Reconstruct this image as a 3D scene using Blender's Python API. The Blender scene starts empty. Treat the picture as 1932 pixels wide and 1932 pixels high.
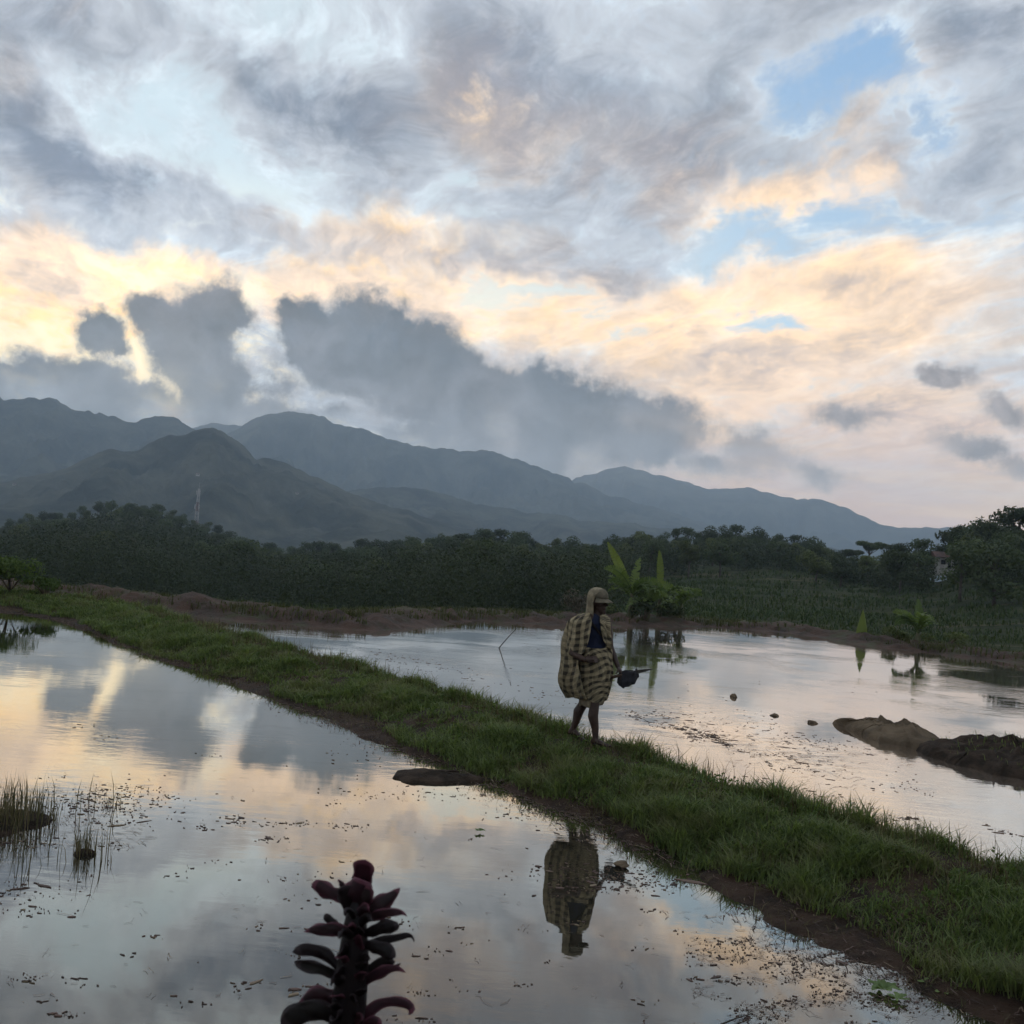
import bpy, bmesh, math, random
import numpy as np
from mathutils import Vector, Matrix

random.seed(7); rng = np.random.default_rng(7)
SC = bpy.context.scene
COL = SC.collection
R = math.radians

# ------------------------------------------------------------------ camera
CAM_H = 2.34                      # eye height above the near pond
FPX = 1935.0                      # focal length in pixels of a 1932-wide view of the photo
ROLL, PITCH = R(4.3), R(2.06)
_R0 = np.array([1, 0, 0.]); _U0 = np.array([0, -math.sin(PITCH), math.cos(PITCH)])
FWD = np.array([0, math.cos(PITCH), math.sin(PITCH)])
RGT = _R0 * math.cos(ROLL) + _U0 * math.sin(ROLL)
UPV = -_R0 * math.sin(ROLL) + _U0 * math.cos(ROLL)
EYE = np.array([0, 0, CAM_H])
cam = bpy.data.cameras.new('camera'); camo = bpy.data.objects.new('camera', cam); COL.objects.link(camo)
M = Matrix((( RGT[0], UPV[0], -FWD[0], 0), (RGT[1], UPV[1], -FWD[1], 0), (RGT[2], UPV[2], -FWD[2], CAM_H), (0, 0, 0, 1)))
camo.matrix_world = M
cam.sensor_width = 36.0; cam.lens = 36.0 * FPX / 1932.0
cam.clip_start = 0.05; cam.clip_end = 40000
cam.dof.use_dof = True; cam.dof.focus_distance = 11.0; cam.dof.aperture_fstop = 13.0
SC.camera = camo
SC.render.resolution_x = SC.render.resolution_y = 1024

def ray(px, py):
    d = FWD + RGT * ((px - 966) / FPX) + UPV * ((966 - py) / FPX)
    return d / np.linalg.norm(d)
def onz(px, py, z=0.0):
    d = ray(px, py); t = (z - CAM_H) / d[2]
    return EYE + d * t
def aty(px, py, Y):
    d = ray(px, py); return EYE + d * (Y / d[1])
def azel(px, py):
    d = ray(px, py); return math.atan2(d[0], d[1]), math.asin(d[2])

# ------------------------------------------------------------------ node helper
class NT:
    def __init__(s, tree):
        s.t = tree; s.n = tree.nodes; s.l = tree.links
    def node(s, typ, **kw):
        n = s.n.new(typ)
        for k, v in kw.items(): setattr(n, k, v)
        return n
    def put(s, sock, v):
        if isinstance(v, bpy.types.NodeSocket): s.l.new(v, sock)
        elif v is not None: sock.default_value = v
    def m(s, op, a, b=None, c=None, clamp=False):
        n = s.node('ShaderNodeMath', operation=op, use_clamp=clamp)
        s.put(n.inputs[0], a); s.put(n.inputs[1], b)
        if c is not None: s.put(n.inputs[2], c)
        return n.outputs[0]
    def vm(s, op, a, b=None, out=0, scale=None):
        n = s.node('ShaderNodeVectorMath', operation=op)
        s.put(n.inputs[0], a); s.put(n.inputs[1], b)
        if scale is not None: s.put(n.inputs['Scale'], scale)
        return n.outputs[out]
    def ss(s, x, a, b):
        n = s.node('ShaderNodeMapRange', interpolation_type='SMOOTHSTEP')
        s.put(n.inputs[0], x); n.inputs[1].default_value = a; n.inputs[2].default_value = b
        n.inputs[3].default_value = 0; n.inputs[4].default_value = 1
        return n.outputs[0]
    def lin(s, x, a, b, c=0, d=1):
        n = s.node('ShaderNodeMapRange'); s.put(n.inputs[0], x)
        for i, v in enumerate((a, b, c, d)): n.inputs[i + 1].default_value = v
        return n.outputs[0]
    def mix(s, f, a, b):
        n = s.node('ShaderNodeMix', data_type='RGBA')
        s.put(n.inputs[0], f)
        s.put(n.inputs[6], a if not isinstance(a, tuple) else (*a[:3], 1)); s.put(n.inputs[7], b if not isinstance(b, tuple) else (*b[:3], 1))
        return n.outputs[2]
    def noise(s, vec, scale, detail=4, rough=.5, dist=0.0, col=False, dims='3D'):
        n = s.node('ShaderNodeTexNoise', noise_dimensions=dims)
        if vec is not None: s.put(n.inputs['Vector'], vec)
        n.inputs['Scale'].default_value = scale; n.inputs['Detail'].default_value = detail
        n.inputs['Roughness'].default_value = rough; n.inputs['Distortion'].default_value = dist
        return n.outputs[1 if col else 0]
    def blob(s, vec, loc, rot, scl):
        n = s.node('ShaderNodeMapping', vector_type='TEXTURE')
        s.put(n.inputs[0], vec)
        n.inputs[1].default_value = (loc[0], loc[1], 0); n.inputs[2].default_value = (0, 0, rot); n.inputs[3].default_value = (scl[0], scl[1], 1)
        g = s.node('ShaderNodeTexGradient', gradient_type='SPHERICAL'); s.l.new(n.outputs[0], g.inputs[0])
        return g.outputs[1]
def s2l(r, g, b):
    f = lambda c: (c / 255 / 12.92) if c / 255 <= .04045 else ((c / 255 + .055) / 1.055) ** 2.4
    return (f(r), f(g), f(b))

# ------------------------------------------------------------------ sky
SUN_AZ, SUN_EL = -24.0, 3.5        # degrees: sun low, ahead and to the left, behind the ridge
def ell(cx, cy, rx, ry, ang=0.0):
    """ellipse in the photo (1932-wide view; angle clockwise, degrees) -> azimuth/elevation ellipse"""
    a = R(ang); c = np.array(azel(cx, cy))
    e1 = (np.array(azel(cx + math.cos(a) * 10, cy + math.sin(a) * 10)) - c) / 10 * rx
    e2 = (np.array(azel(cx - math.sin(a) * 10, cy + math.cos(a) * 10)) - c) / 10 * ry
    return (c[0], c[1]), math.atan2(e1[1], e1[0]), (float(np.linalg.norm(e1)), float(np.linalg.norm(e2)))

def build_world():
    w = bpy.data.worlds.new('World'); SC.world = w; w.use_nodes = True
    t = NT(w.node_tree); t.n.clear()
    out = t.node('ShaderNodeOutputWorld'); bg = t.node('ShaderNodeBackground'); t.l.new(bg.outputs[0], out.inputs[0])
    tc = t.node('ShaderNodeTexCoord'); d = t.vm('NORMALIZE', tc.outputs['Generated'])
    sx = t.node('ShaderNodeSeparateXYZ'); t.l.new(d, sx.inputs[0]); x, y, z = sx.outputs
    az = t.m('ARCTAN2', x, y); el = t.m('ARCSINE', z)
    cb = t.node('ShaderNodeCombineXYZ'); t.l.new(az, cb.inputs[0]); t.l.new(el, cb.inputs[1]); q = cb.outputs[0]
    # plane of the high cloud deck
    zz = t.m('ADD', t.m('MAXIMUM', z, 0.0), 0.17)
    cp = t.node('ShaderNodeCombineXYZ'); t.l.new(t.m('DIVIDE', x, zz), cp.inputs[0]); t.l.new(t.m('DIVIDE', y, zz), cp.inputs[1]); P = cp.outputs[0]
    # streaks run from upper left to lower right, as in the photo
    def rot2(v, deg, sa, sb):
        c_, s_ = math.cos(R(deg)), math.sin(R(deg))
        o = t.node('ShaderNodeCombineXYZ')
        t.l.new(t.vm('DOT_PRODUCT', v, (c_ * sa, s_ * sa, 0), out=1), o.inputs[0]); t.l.new(t.vm('DOT_PRODUCT', v, (-s_ * sb, c_ * sb, 0), out=1), o.inputs[1])
        return o.outputs[0]
    N = lambda v, sc, de, ro, col=False: t.noise(v, sc, de, ro, 0.0, col, '2D')
    wp = t.vm('SCALE', t.vm('SUBTRACT', N(P, 2.1, 3, .5, True), (.5, .5, .5)), scale=.30)
    PW = t.vm('ADD', P, wp)
    PS = rot2(PW, 24, 1.05, .46)
    n1 = N(PS, 1.55, 5, .55)
    n2 = N(PS, 4.3, 6, .60)
    n4 = N(rot2(PW, 12, 1.0, .75), 10.5, 8, .68)
    n3 = N(q, 34.0, 6, .66)
    # warp of the direction coordinates, for cloud edges
    wq = t.vm('ADD', q, t.vm('SCALE', t.vm('SUBTRACT', N(q, 6.0, 5, .6, True), (.5, .5, .5)), scale=.15))
    cq = t.vm('ADD', q, t.vm('SCALE', t.vm('SUBTRACT', N(q, 12.0, 6, .62, True), (.5, .5, .5)), scale=.052))
    frames = {}
    def blob(key, vec, b, k=1.0):
        l, r_, s_ = ell(b[0], b[1], b[2] * k, b[3] * k, b[4])
        step = R(15); qi = round(r_ / step); fr = (key, qi); a = qi * step
        if fr not in frames: frames[fr] = rot2(vec, math.degrees(a), 1, 1) if qi else vec
        c_, sn = math.cos(a), math.sin(a)
        lx, ly = l[0] * c_ + l[1] * sn, -l[0] * sn + l[1] * c_
        n = t.node('ShaderNodeVectorMath', operation='MULTIPLY_ADD'); t.put(n.inputs[0], frames[fr])
        n.inputs[1].default_value = (1 / s_[0], 1 / s_[1], 0); n.inputs[2].default_value = (-lx / s_[0], -ly / s_[1], 0)
        g = t.node('ShaderNodeTexGradient', gradient_type='SPHERICAL'); t.l.new(n.outputs[0], g.inputs[0])
        return g.outputs[1]
    def field(key, vec, blobs, gain=1.0):
        acc = 0.0
        for b in blobs: acc = t.m('MULTIPLY_ADD', blob(key, vec, b), b[5] * gain, acc)
        return acc
    # --- high deck: + thicker, - open sky.   cx, cy, rx, ry, angle, weight
    deck = [
        (110, 285, 420, 100, 14, 1.05), (430, 420, 420, 85, 12, .40), (430, 130, 330, 120, 30, .55), (620, 200, 300, 110, 28, .58), (80, 80, 240, 140, 35, .48),
        (300, 480, 420, 60, 8, .30), (230, 225, 330, 45, 28, -.42), (480, 320, 300, 50, 22, -.50), (480, 50, 260, 90, 20, -.22), (40, 170, 200, 60, 30, -.25),
        (10, 420, 220, 50, 10, -.40), (1110, 250, 480, 220, 12, 1.0), (1000, 60, 480, 130, 8, .45), (900, 460, 420, 90, 10, .42), (1100, 530, 420, 80, 8, .40),
        (1640, 170, 330, 130, -8, -1.15), (1480, 420, 320, 85, 4, -.75), (1330, 480, 200, 80, -30, -.60), (1700, 400, 200, 60, 8, -.50), (990, 560, 240, 45, 10, -.75),
        (900, 300, 190, 40, 15, -.60), (1480, 650, 220, 36, 3, -.85), (1150, 610, 260, 26, 6, -.5), (1620, 500, 260, 26, 2, -.45), (1300, 730, 300, 22, 5, -.35), (830, 520, 200, 34, 14, -.40), (1790, 300, 330, 130, -28, .62), (1860, 80, 300, 150, -10, .75),
        (1450, 50, 300, 110, 0, .20), (1650, 560, 380, 90, 2, .16), (1750, 700, 460, 120, 2, .28), (1250, 690, 420, 70, 4, .26), (110, 650, 360, 80, 6, -.95),
        (1850, 480, 240, 70, -10, .26), (700, 100, 130, 120, 50, -.35),
    ]
    warm = [
        (110, 560, 470, 105, 8, .95), (420, 560, 520, 90, 8, .65), (900, 600, 640, 110, 6, .62), (980, 190, 330, 200, 20, .50), (1430, 360, 330, 70, 4, .65),
        (1700, 560, 560, 190, 0, .70), (1500, 760, 760, 170, 3, .75), (750, 450, 480, 110, 12, .60), (1640, 330, 260, 70, -10, .45), (1300, 560, 420, 130, 4, .5),
        (330, 700, 300, 140, 10, .5), (1050, 780, 300, 90, 4, .3), (200, 480, 330, 60, 10, .4), (1200, 300, 330, 120, 10, .35),
    ]
    light = [  # where the deck is thin and glows
        (100, 585, 460, 60, 10, .45), (60, 660, 420, 110, 8, .7), (330, 700, 230, 100, 10, .8), (1050, 640, 480, 55, 5, .60), (1480, 385, 330, 45, 5, .75), (1700, 470, 360, 70, -6, .75),
        (1600, 545, 500, 80, -4, .62), (1330, 790, 190, 45, 6, .7), (850, 440, 330, 50, 12, .40), (300, 230, 420, 80, 26, .55), (1300, 600, 500, 60, 4, .45), (640, 360, 330, 60, 18, .45),
        (650, 520, 400, 45, 8, .55), (1750, 650, 480, 90, 0, .68), (930, 200, 140, 110, 20, .40), (470, 60, 330, 90, 20, .35), (1500, 700, 560, 60, 0, .4),
    ]
    fd, fw, fl = field('w', wq, deck, .86), field('w', wq, warm), field('w', wq, light)
    sub = lambda n, k, c=.5: t.m('MULTIPLY', t.m('SUBTRACT', n, c), k)
    nn = t.m('ADD', t.m('ADD', sub(n1, .80), sub(n2, 1.70)), t.m('ADD', sub(n4, 1.15), sub(n3, .30)))
    D = t.m('ADD', t.m('ADD', nn, fd), .27)
    cover = t.ss(D, -.48, .32)
    thick = t.ss(D, .10, 1.20)
    # --- clear sky: pale dusk blue, with the Nishita sky in it, warmed round the hidden sun
    sky = t.node('ShaderNodeTexSky', sky_type='NISHITA', sun_disc=False)
    sky.sun_elevation = R(SUN_EL); sky.sun_rotation = R(SUN_AZ); sky.air_density = 1.2; sky.dust_density = 2.0; sky.ozone_density = 2.0; sky.altitude = 600
    nis = t.vm('MULTIPLY', sky.outputs[0], (.085, .098, .105))
    sunv = (math.sin(R(SUN_AZ)) * math.cos(R(SUN_EL)), math.cos(R(SUN_AZ)) * math.cos(R(SUN_EL)), math.sin(R(SUN_EL)))
    cs = t.vm('DOT_PRODUCT', d, sunv, out=1)
    glow = t.ss(cs, .78, 1.0)
    base = t.mix(t.ss(el, R(2), R(30)), s2l(186, 206, 214), s2l(118, 152, 188))
    base = t.mix(t.m('MULTIPLY', glow, .95), base, s2l(250, 228, 180))
    base = t.mix(t.m('MULTIPLY', t.ss(cs, .72, .95), t.ss(el, R(10), R(20))), base, s2l(182, 200, 209))
    clear = t.mix(.12, base, nis)
    relief = t.m('SUBTRACT', n4, N(t.vm('ADD', rot2(PW, 12, 1.0, .75), (-.022, .016, 0)), 10.5, 6, .66))
    relief = t.m('ADD', relief, t.m('MULTIPLY', t.m('SUBTRACT', n2, N(t.vm('ADD', PS, (-.05, .035, 0)), 4.3, 5, .60)), .9))
    # --- deck colour
    wamt = t.ss(t.m('ADD', t.m('ADD', fw, sub(n2, 1.3)), sub(n1, .6)), .05, .85)
    lamt = t.m('ADD', t.m('ADD', fl, sub(n4, 1.7, .50)), t.m('ADD', sub(n3, .7), sub(n2, -.6)))
    lamt = t.ss(lamt, .02, .95)
    lit = t.mix(wamt, s2l(194, 206, 213), s2l(250, 212, 164))
    lit = t.mix(t.m('MULTIPLY', glow, wamt), lit, s2l(252, 206, 128))
    mid = t.mix(wamt, s2l(163, 168, 175), s2l(234, 203, 168))
    shade = t.mix(wamt, s2l(98, 108, 124), s2l(144, 135, 135))
    deckc = t.mix(thick, mid, shade)
    deckc = t.mix(t.m('MULTIPLY', lamt, t.m('SUBTRACT', 1.0, t.m('MULTIPLY', thick, .35))), deckc, lit)
    rim = t.m('MULTIPLY', t.ss(D, -.22, .0), t.ss(D, .30, .06))
    deckc = t.mix(t.m('MULTIPLY', rim, t.m('ADD', .12, t.m('MULTIPLY', t.ss(n4, .44, .60), .45))), deckc, lit)
    deckc = t.vm('SCALE', deckc, scale=t.m('ADD', 1.0, t.m('ADD', t.m('ADD', sub(n4, .30), t.m('MULTIPLY', relief, -.45)), t.m('ADD', sub(n3, .24), sub(n2, -.20)))))
    col = t.mix(cover, clear, deckc)
    # veil towards the horizon away from the sun
    lowh = t.ss(el, R(13), R(0.5))
    streak = N(rot2(q, -2, 5.0, 42.0), 1.0, 4, .6)
    veil = t.mix(t.ss(streak, .38, .64), s2l(232, 190, 164), s2l(255, 206, 156))
    col = t.mix(t.m('MULTIPLY', lowh, t.m('MULTIPLY', t.ss(cs, .97, .80), .82)), col, veil)
    col = t.vm('SCALE', col, scale=t.m('ADD', t.m('ADD', 1.0, t.m('MULTIPLY', t.ss(el, R(24), R(5)), .26)), t.m('MULTIPLY', t.m('MULTIPLY', t.ss(cs, .86, 1.0), t.ss(el, R(21), R(12))), .16)))
    # --- cumulus bank over the ridge
    cum = [
        (365, 650, 105, 120, -5, 1.25), (300, 595, 62, 60, 0, 1.15), (412, 600, 70, 66, 0, 1.2), (400, 730, 95, 110, -8, 1.0), (187, 628, 50, 52, 30, 1.0), (205, 650, 45, 30, 40, .8),
        (150, 745, 150, 80, 14, 1.25), (235, 770, 130, 65, 10, 1.0), (95, 705, 60, 40, 0, .8), (-60, 730, 170, 70, 0, .9),
        (585, 635, 75, 75, 0, 1.15), (560, 600, 42, 42, 0, 1.1), (740, 668, 175, 90, 14, 1.3), (650, 690, 130, 75, 20, 1.0), (860, 740, 240, 100, 18, 1.3), (1040, 790, 230, 100, 10, 1.3), (1180, 815, 180, 88, 8, 1.25), (1270, 835, 80, 60, 10, 1.0),
        (980, 850, 320, 60, 8, 1.0), (1240, 755, 42, 28, 20, .55), (1150, 745, 70, 36, 16, .6), (1440, 860, 130, 60, 20, .62), (1530, 890, 110, 38, 8, .55), (1795, 708, 75, 38, 0, .85), (1610, 775, 100, 34, -4, .6), (1890, 775, 65, 40, 25, .7), (1825, 852, 95, 36, -4, .75), (1940, 880, 120, 26, 5, .6),
        (470, 795, 220, 50, 0, .85), (640, 780, 100, 32, 10, .45), (520, 735, 70, 100, 0, .50), (1350, 890, 160, 40, 8, .6),
    ]
    fc = None
    for b in cum:
        v = t.m('MULTIPLY', blob('c', cq, b, 1.28), b[5])
        fc = v if fc is None else t.m('SMOOTH_MAX', fc, v, .10)
    fine = N(q, 44.0, 5, .68)
    fcn = t.m('ADD', fc, t.m('ADD', sub(fine, .38), sub(n3, .34)))
    crel = t.m('SUBTRACT', N(t.vm('ADD', cq, (-.012, .016, 0)), 13.0, 6, .62), N(cq, 13.0, 6, .62))
    cmask = t.m('MULTIPLY', t.ss(fcn, .10, .52), t.m('SUBTRACT', 1.0, t.m('MULTIPLY', t.m('MULTIPLY', t.ss(el, R(9.0), R(5.0)), t.ss(N(q, 11.0, 4, .55), .40, .62)), .38)))
    puff = N(cq, 15.0, 5, .60)
    ccol = t.mix(t.ss(el, R(11.5), R(4.5)), s2l(42, 54, 66), s2l(98, 98, 101))
    ccol = t.mix(t.m('MULTIPLY', t.ss(puff, .42, .66), .55), ccol, s2l(88, 91, 97))
    ccol = t.mix(t.m('MULTIPLY', t.ss(puff, .50, .34), .30), ccol, s2l(36, 48, 60))
    ccol = t.mix(t.m('MULTIPLY', t.ss(N(cq, 5.5, 3, .5), .42, .62), .60), ccol, s2l(94, 94, 99))
    ccol = t.mix(t.m('MULTIPLY', t.ss(az, R(8), R(20)), .7), ccol, s2l(150, 138, 132))
    ccol = t.mix(t.m('MULTIPLY', t.m('MULTIPLY', t.ss(fcn, .17, .27), t.ss(fcn, .46, .30)), .35), ccol, s2l(160, 156, 152))
    ccol = t.vm('SCALE', ccol, scale=t.m('ADD', 1.0, t.m('MULTIPLY', crel, 2.6)))
    col = t.mix(t.m('MULTIPLY', cmask, .97), col, ccol)
    t.l.new(col, bg.inputs[0]); bg.inputs[1].default_value = 1.40
    w.cycles.sampling_method = 'MANUAL'; w.cycles.sample_map_resolution = 512
build_world()

sun = bpy.data.lights.new('sun', 'SUN'); sun.energy = 2.0; sun.angle = R(3); sun.color = (1.0, .80, .58)
suno = bpy.data.objects.new('sun', sun); COL.objects.link(suno)
_s = Vector((math.sin(R(SUN_AZ)) * math.cos(R(SUN_EL)), math.cos(R(SUN_AZ)) * math.cos(R(SUN_EL)), math.sin(R(SUN_EL))))
suno.rotation_euler = _s.to_track_quat('Z', 'Y').to_euler(); suno.location = _s * 60

SC.view_settings.view_transform = 'Standard'; SC.view_settings.look = 'None'
SC.view_settings.exposure = 0.32; SC.view_settings.gamma = 1.0; SC.view_settings.use_curve_mapping = False
SC.render.engine = 'CYCLES'
SC.cycles.use_denoising = True
SC.cycles.use_adaptive_sampling = True; SC.cycles.adaptive_threshold = 0.02; SC.cycles.adaptive_min_samples = 12
SC.cycles.max_bounces = 8; SC.cycles.diffuse_bounces = 3; SC.cycles.glossy_bounces = 4; SC.cycles.transmission_bounces = 4; SC.cycles.volume_bounces = 2; SC.cycles.transparent_max_bounces = 6
SC.cycles.caustics_reflective = False; SC.cycles.caustics_refractive = False

# ------------------------------------------------------------------ mesh and material helpers
def mesh(name, verts, faces, smooth=True):
    me = bpy.data.meshes.new(name)
    verts = np.asarray(verts, dtype=np.float32)
    if isinstance(faces, np.ndarray):
        k = faces.shape[1]; n = len(faces)
        me.vertices.add(len(verts)); me.vertices.foreach_set('co', verts.ravel())
        me.loops.add(n * k); me.loops.foreach_set('vertex_index', faces.astype(np.int32).ravel())
        me.polygons.add(n); me.polygons.foreach_set('loop_start', np.arange(0, n * k, k, dtype=np.int32))
        me.update(calc_edges=True)
    else:
        me.from_pydata([tuple(v) for v in verts.tolist()], [], faces); me.update()
    me.polygons.foreach_set('use_smooth', [smooth] * len(me.polygons))
    return me
def link(name, data, mat=None, parent=None):
    o = bpy.data.objects.new(name, data); COL.objects.link(o)
    if mat is not None and data is not None:
        if not data.materials: data.materials.append(mat)
    if parent is not None: o.parent = parent
    return o
def obj(name, verts, faces, mat, parent=None, smooth=True):
    return link(name, mesh(name, verts, faces, smooth), mat, parent)
def empty(name, loc=(0, 0, 0), rz=0.0):
    o = bpy.data.objects.new(name, None); COL.objects.link(o); o.empty_display_size = .2
    o.location = loc; o.rotation_euler = (0, 0, rz); return o
def tag(o, label=None, cat=None, group=None, kind=None):
    if label: o['label'] = label
    if cat: o['category'] = cat
    if group: o['group'] = group
    if kind: o['kind'] = kind
    return o
def copy_tree(o, parent=None):
    c = o.copy(); COL.objects.link(c); c.parent = parent
    for ch in list(o.children): copy_tree(ch, c)
    return c
def _hash(ix, iy, seed):
    h = (ix.astype(np.int64) * 374761393 + iy.astype(np.int64) * 668265263 + seed * 974711) & 0xFFFFFFFF
    h = ((h ^ (h >> 13)) * 1274126177) & 0xFFFFFFFF
    return ((h ^ (h >> 16)) & 0xFFFFFF) / float(0xFFFFFF)
def vnoise(x, y, seed=0):
    x = np.asarray(x, float); y = np.asarray(y, float)
    ix, iy = np.floor(x), np.floor(y); fx, fy = x - ix, y - iy
    fx = fx * fx * (3 - 2 * fx); fy = fy * fy * (3 - 2 * fy)
    a, b = _hash(ix, iy, seed), _hash(ix + 1, iy, seed); c, d = _hash(ix, iy + 1, seed), _hash(ix + 1, iy + 1, seed)
    return (a + (b - a) * fx) * (1 - fy) + (c + (d - c) * fx) * fy - .5
def fbm(x, y, oct=4, seed=0, gain=.5):
    s = 0; a = 1.0
    for k in range(oct): s = s + a * vnoise(x * 2 ** k + 17.3 * k, y * 2 ** k - 9.1 * k, seed + k); a *= gain
    return s
def sstep(x, a, b):
    t_ = np.clip((np.asarray(x, float) - a) / (b - a), 0, 1); return t_ * t_ * (3 - 2 * t_)
def tube_vf(pts, rad, nseg=8, cap=True):
    pts = [np.asarray(p, float) for p in pts]; n = len(pts); V = []; F = []
    prev = None
    for i in range(n):
        d = pts[min(i + 1, n - 1)] - pts[max(i - 1, 0)]; d = d / (np.linalg.norm(d) + 1e-9)
        if prev is None:
            a = np.cross(d, [0, 0, 1.]) if abs(d[2]) < .9 else np.cross(d, [1., 0, 0])
        else: a = prev - d * np.dot(prev, d)
        a = a / (np.linalg.norm(a) + 1e-9); b = np.cross(d, a); prev = a
        r = rad[i] if hasattr(rad, '__len__') else rad
        rx, ry = (r if hasattr(r, '__len__') else (r, r))
        for k in range(nseg):
            w = 2 * math.pi * k / nseg; V.append(pts[i] + a * math.cos(w) * rx + b * math.sin(w) * ry)
    for i in range(n - 1):
        for k in range(nseg):
            k2 = (k + 1) % nseg; F.append((i * nseg + k, i * nseg + k2, (i + 1) * nseg + k2, (i + 1) * nseg + k))
    if cap:
        F.append(tuple(range(nseg))[::-1]); F.append(tuple((n - 1) * nseg + k for k in range(nseg)))
    return V, F
class MB:
    def __init__(s): s.v = []; s.f = []
    def add(s, V, F):
        o = len(s.v); s.v.extend([tuple(map(float, v)) for v in V]); s.f.extend([tuple(i + o for i in f) for f in F]); return s
    def tube(s, pts, rad, nseg=8, cap=True): return s.add(*tube_vf(pts, rad, nseg, cap))
    def box(s, c, d, rz=0.0):
        ca, sa = math.cos(rz), math.sin(rz); V = []
        for z in (-1, 1):
            for y in (-1, 1):
                for x in (-1, 1):
                    X, Y = x * d[0] / 2, y * d[1] / 2
                    V.append((c[0] + X * ca - Y * sa, c[1] + X * sa + Y * ca, c[2] + z * d[2] / 2))
        return s.add(V, [(0, 2, 3, 1), (4, 5, 7, 6), (0, 1, 5, 4), (2, 6, 7, 3), (0, 4, 6, 2), (1, 3, 7, 5)])
    def ball(s, c, r, nu=12, nv=8):
        r = r if hasattr(r, '__len__') else (r, r, r); V = [(c[0], c[1], c[2] + r[2])]; F = []
        for i in range(1, nv):
            th = math.pi * i / nv
            for k in range(nu):
                ph = 2 * math.pi * k / nu; V.append((c[0] + r[0] * math.sin(th) * math.cos(ph), c[1] + r[1] * math.sin(th) * math.sin(ph), c[2] + r[2] * math.cos(th)))
        V.append((c[0], c[1], c[2] - r[2]))
        for k in range(nu): F.append((0, 1 + k, 1 + (k + 1) % nu))
        for i in range(nv - 2):
            for k in range(nu): a = 1 + i * nu + k; b = 1 + i * nu + (k + 1) % nu; F.append((a, a + nu, b + nu, b))
        e = len(V) - 1; o = 1 + (nv - 2) * nu
        for k in range(nu): F.append((o + k, e, o + (k + 1) % nu))
        return s.add(V, F)
    def build(s, name, mat, parent=None, smooth=True): return obj(name, s.v, s.f, mat, parent, smooth)

def material(name):
    m = bpy.data.materials.new(name); m.use_nodes = True; t = NT(m.node_tree)
    return m, t, t.n['Principled BSDF']
def simple(name, c1, c2=None, scale=8.0, rough=.8, bump=0.0, bscale=40.0, coord='Object', spec=.3, detail=5, rand=0.0):
    m, t, b = material(name); tc = t.node('ShaderNodeTexCoord'); v = tc.outputs[coord]
    b.inputs['Roughness'].default_value = rough; b.inputs['Specular IOR Level'].default_value = spec
    if c2 is None: c2 = tuple(x * .6 for x in c1)
    col = t.mix(t.ss(t.noise(v, scale, detail, .6), .35, .65), c1, c2)
    if rand:
        oi = t.node('ShaderNodeObjectInfo'); k = t.lin(oi.outputs['Random'], 0, 1, 1 - rand, 1 + rand)
        col = t.vm('SCALE', col, scale=k)
    t.l.new(col, b.inputs['Base Color'])
    if bump:
        bn = t.node('ShaderNodeBump'); bn.inputs['Strength'].default_value = bump; bn.inputs['Distance'].default_value = .02
        t.l.new(t.noise(v, bscale, 6, .65), bn.inputs['Height']); t.l.new(bn.outputs[0], b.inputs['Normal'])
    return m
def foliage(name, c1, c2, trans=.25, island=True, rough=.65, rand=.25):
    m, t, b = material(name)
    g = t.node('ShaderNodeNewGeometry'); oi = t.node('ShaderNodeObjectInfo')
    f = g.outputs['Random Per Island'] if island else oi.outputs['Random']
    col = t.mix(f, c1, c2)
    col = t.vm('SCALE', col, scale=t.lin(oi.outputs['Random'], 0, 1, 1 - rand, 1 + rand))
    t.l.new(col, b.inputs['Base Color']); b.inputs['Roughness'].default_value = rough; b.inputs['Specular IOR Level'].default_value = .2
    tr = t.node('ShaderNodeBsdfTranslucent'); t.l.new(t.vm('MULTIPLY', col, (1.3, 1.4, .7)), tr.inputs[0])
    mx = t.node('ShaderNodeMixShader'); mx.inputs[0].default_value = trans
    t.l.new(b.outputs[0], mx.inputs[1]); t.l.new(tr.outputs[0], mx.inputs[2])
    t.l.new(mx.outputs[0], t.n['Material Output'].inputs[0])
    return m

# ------------------------------------------------------------------ terrain
H_TREE = 7.5
_ol = [(-900, 985), (-200, 985), (0, 985), (60, 967), (130, 965), (180, 947), (270, 945), (330, 962), (400, 988), (470, 1012), (530, 1028), (600, 1022), (640, 1028), (700, 1017), (780, 1010), (860, 1003), (920, 1003), (1000, 1016), (1080, 1022),
       (1150, 1017), (1200, 1008), (1280, 1006), (1340, 1000), (1400, 1003), (1460, 1003), (1520, 1013), (1560, 1025), (1600, 1037), (1640, 1034), (1690, 1034), (1720, 1020), (1770, 1026), (1800, 1016), (1830, 997), (1880, 997), (1932, 988), (2100, 980), (2900, 990)]
_oa = np.array([azel(*p)[0] for p in _ol]); _oe = np.array([azel(*p)[1] for p in _ol])
def out_el(a): return np.interp(a, _oa, _oe)
_r1a = np.array([azel(x, 1000)[0] for x in (-200, 200, 420, 560, 900, 1500, 1620, 1750, 1932)])
_r1 = np.array([430, 400, 380, 300, 250, 230, 190, 150, 135.])
def tree_r(a): return np.interp(a, _r1a, _r1)
_zfa = np.array([azel(x, 1000)[0] for x in (0, 600, 1000, 1300, 1932)])
_zf = np.array([-7, -6, -3.0, -.8, -.35])
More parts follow.
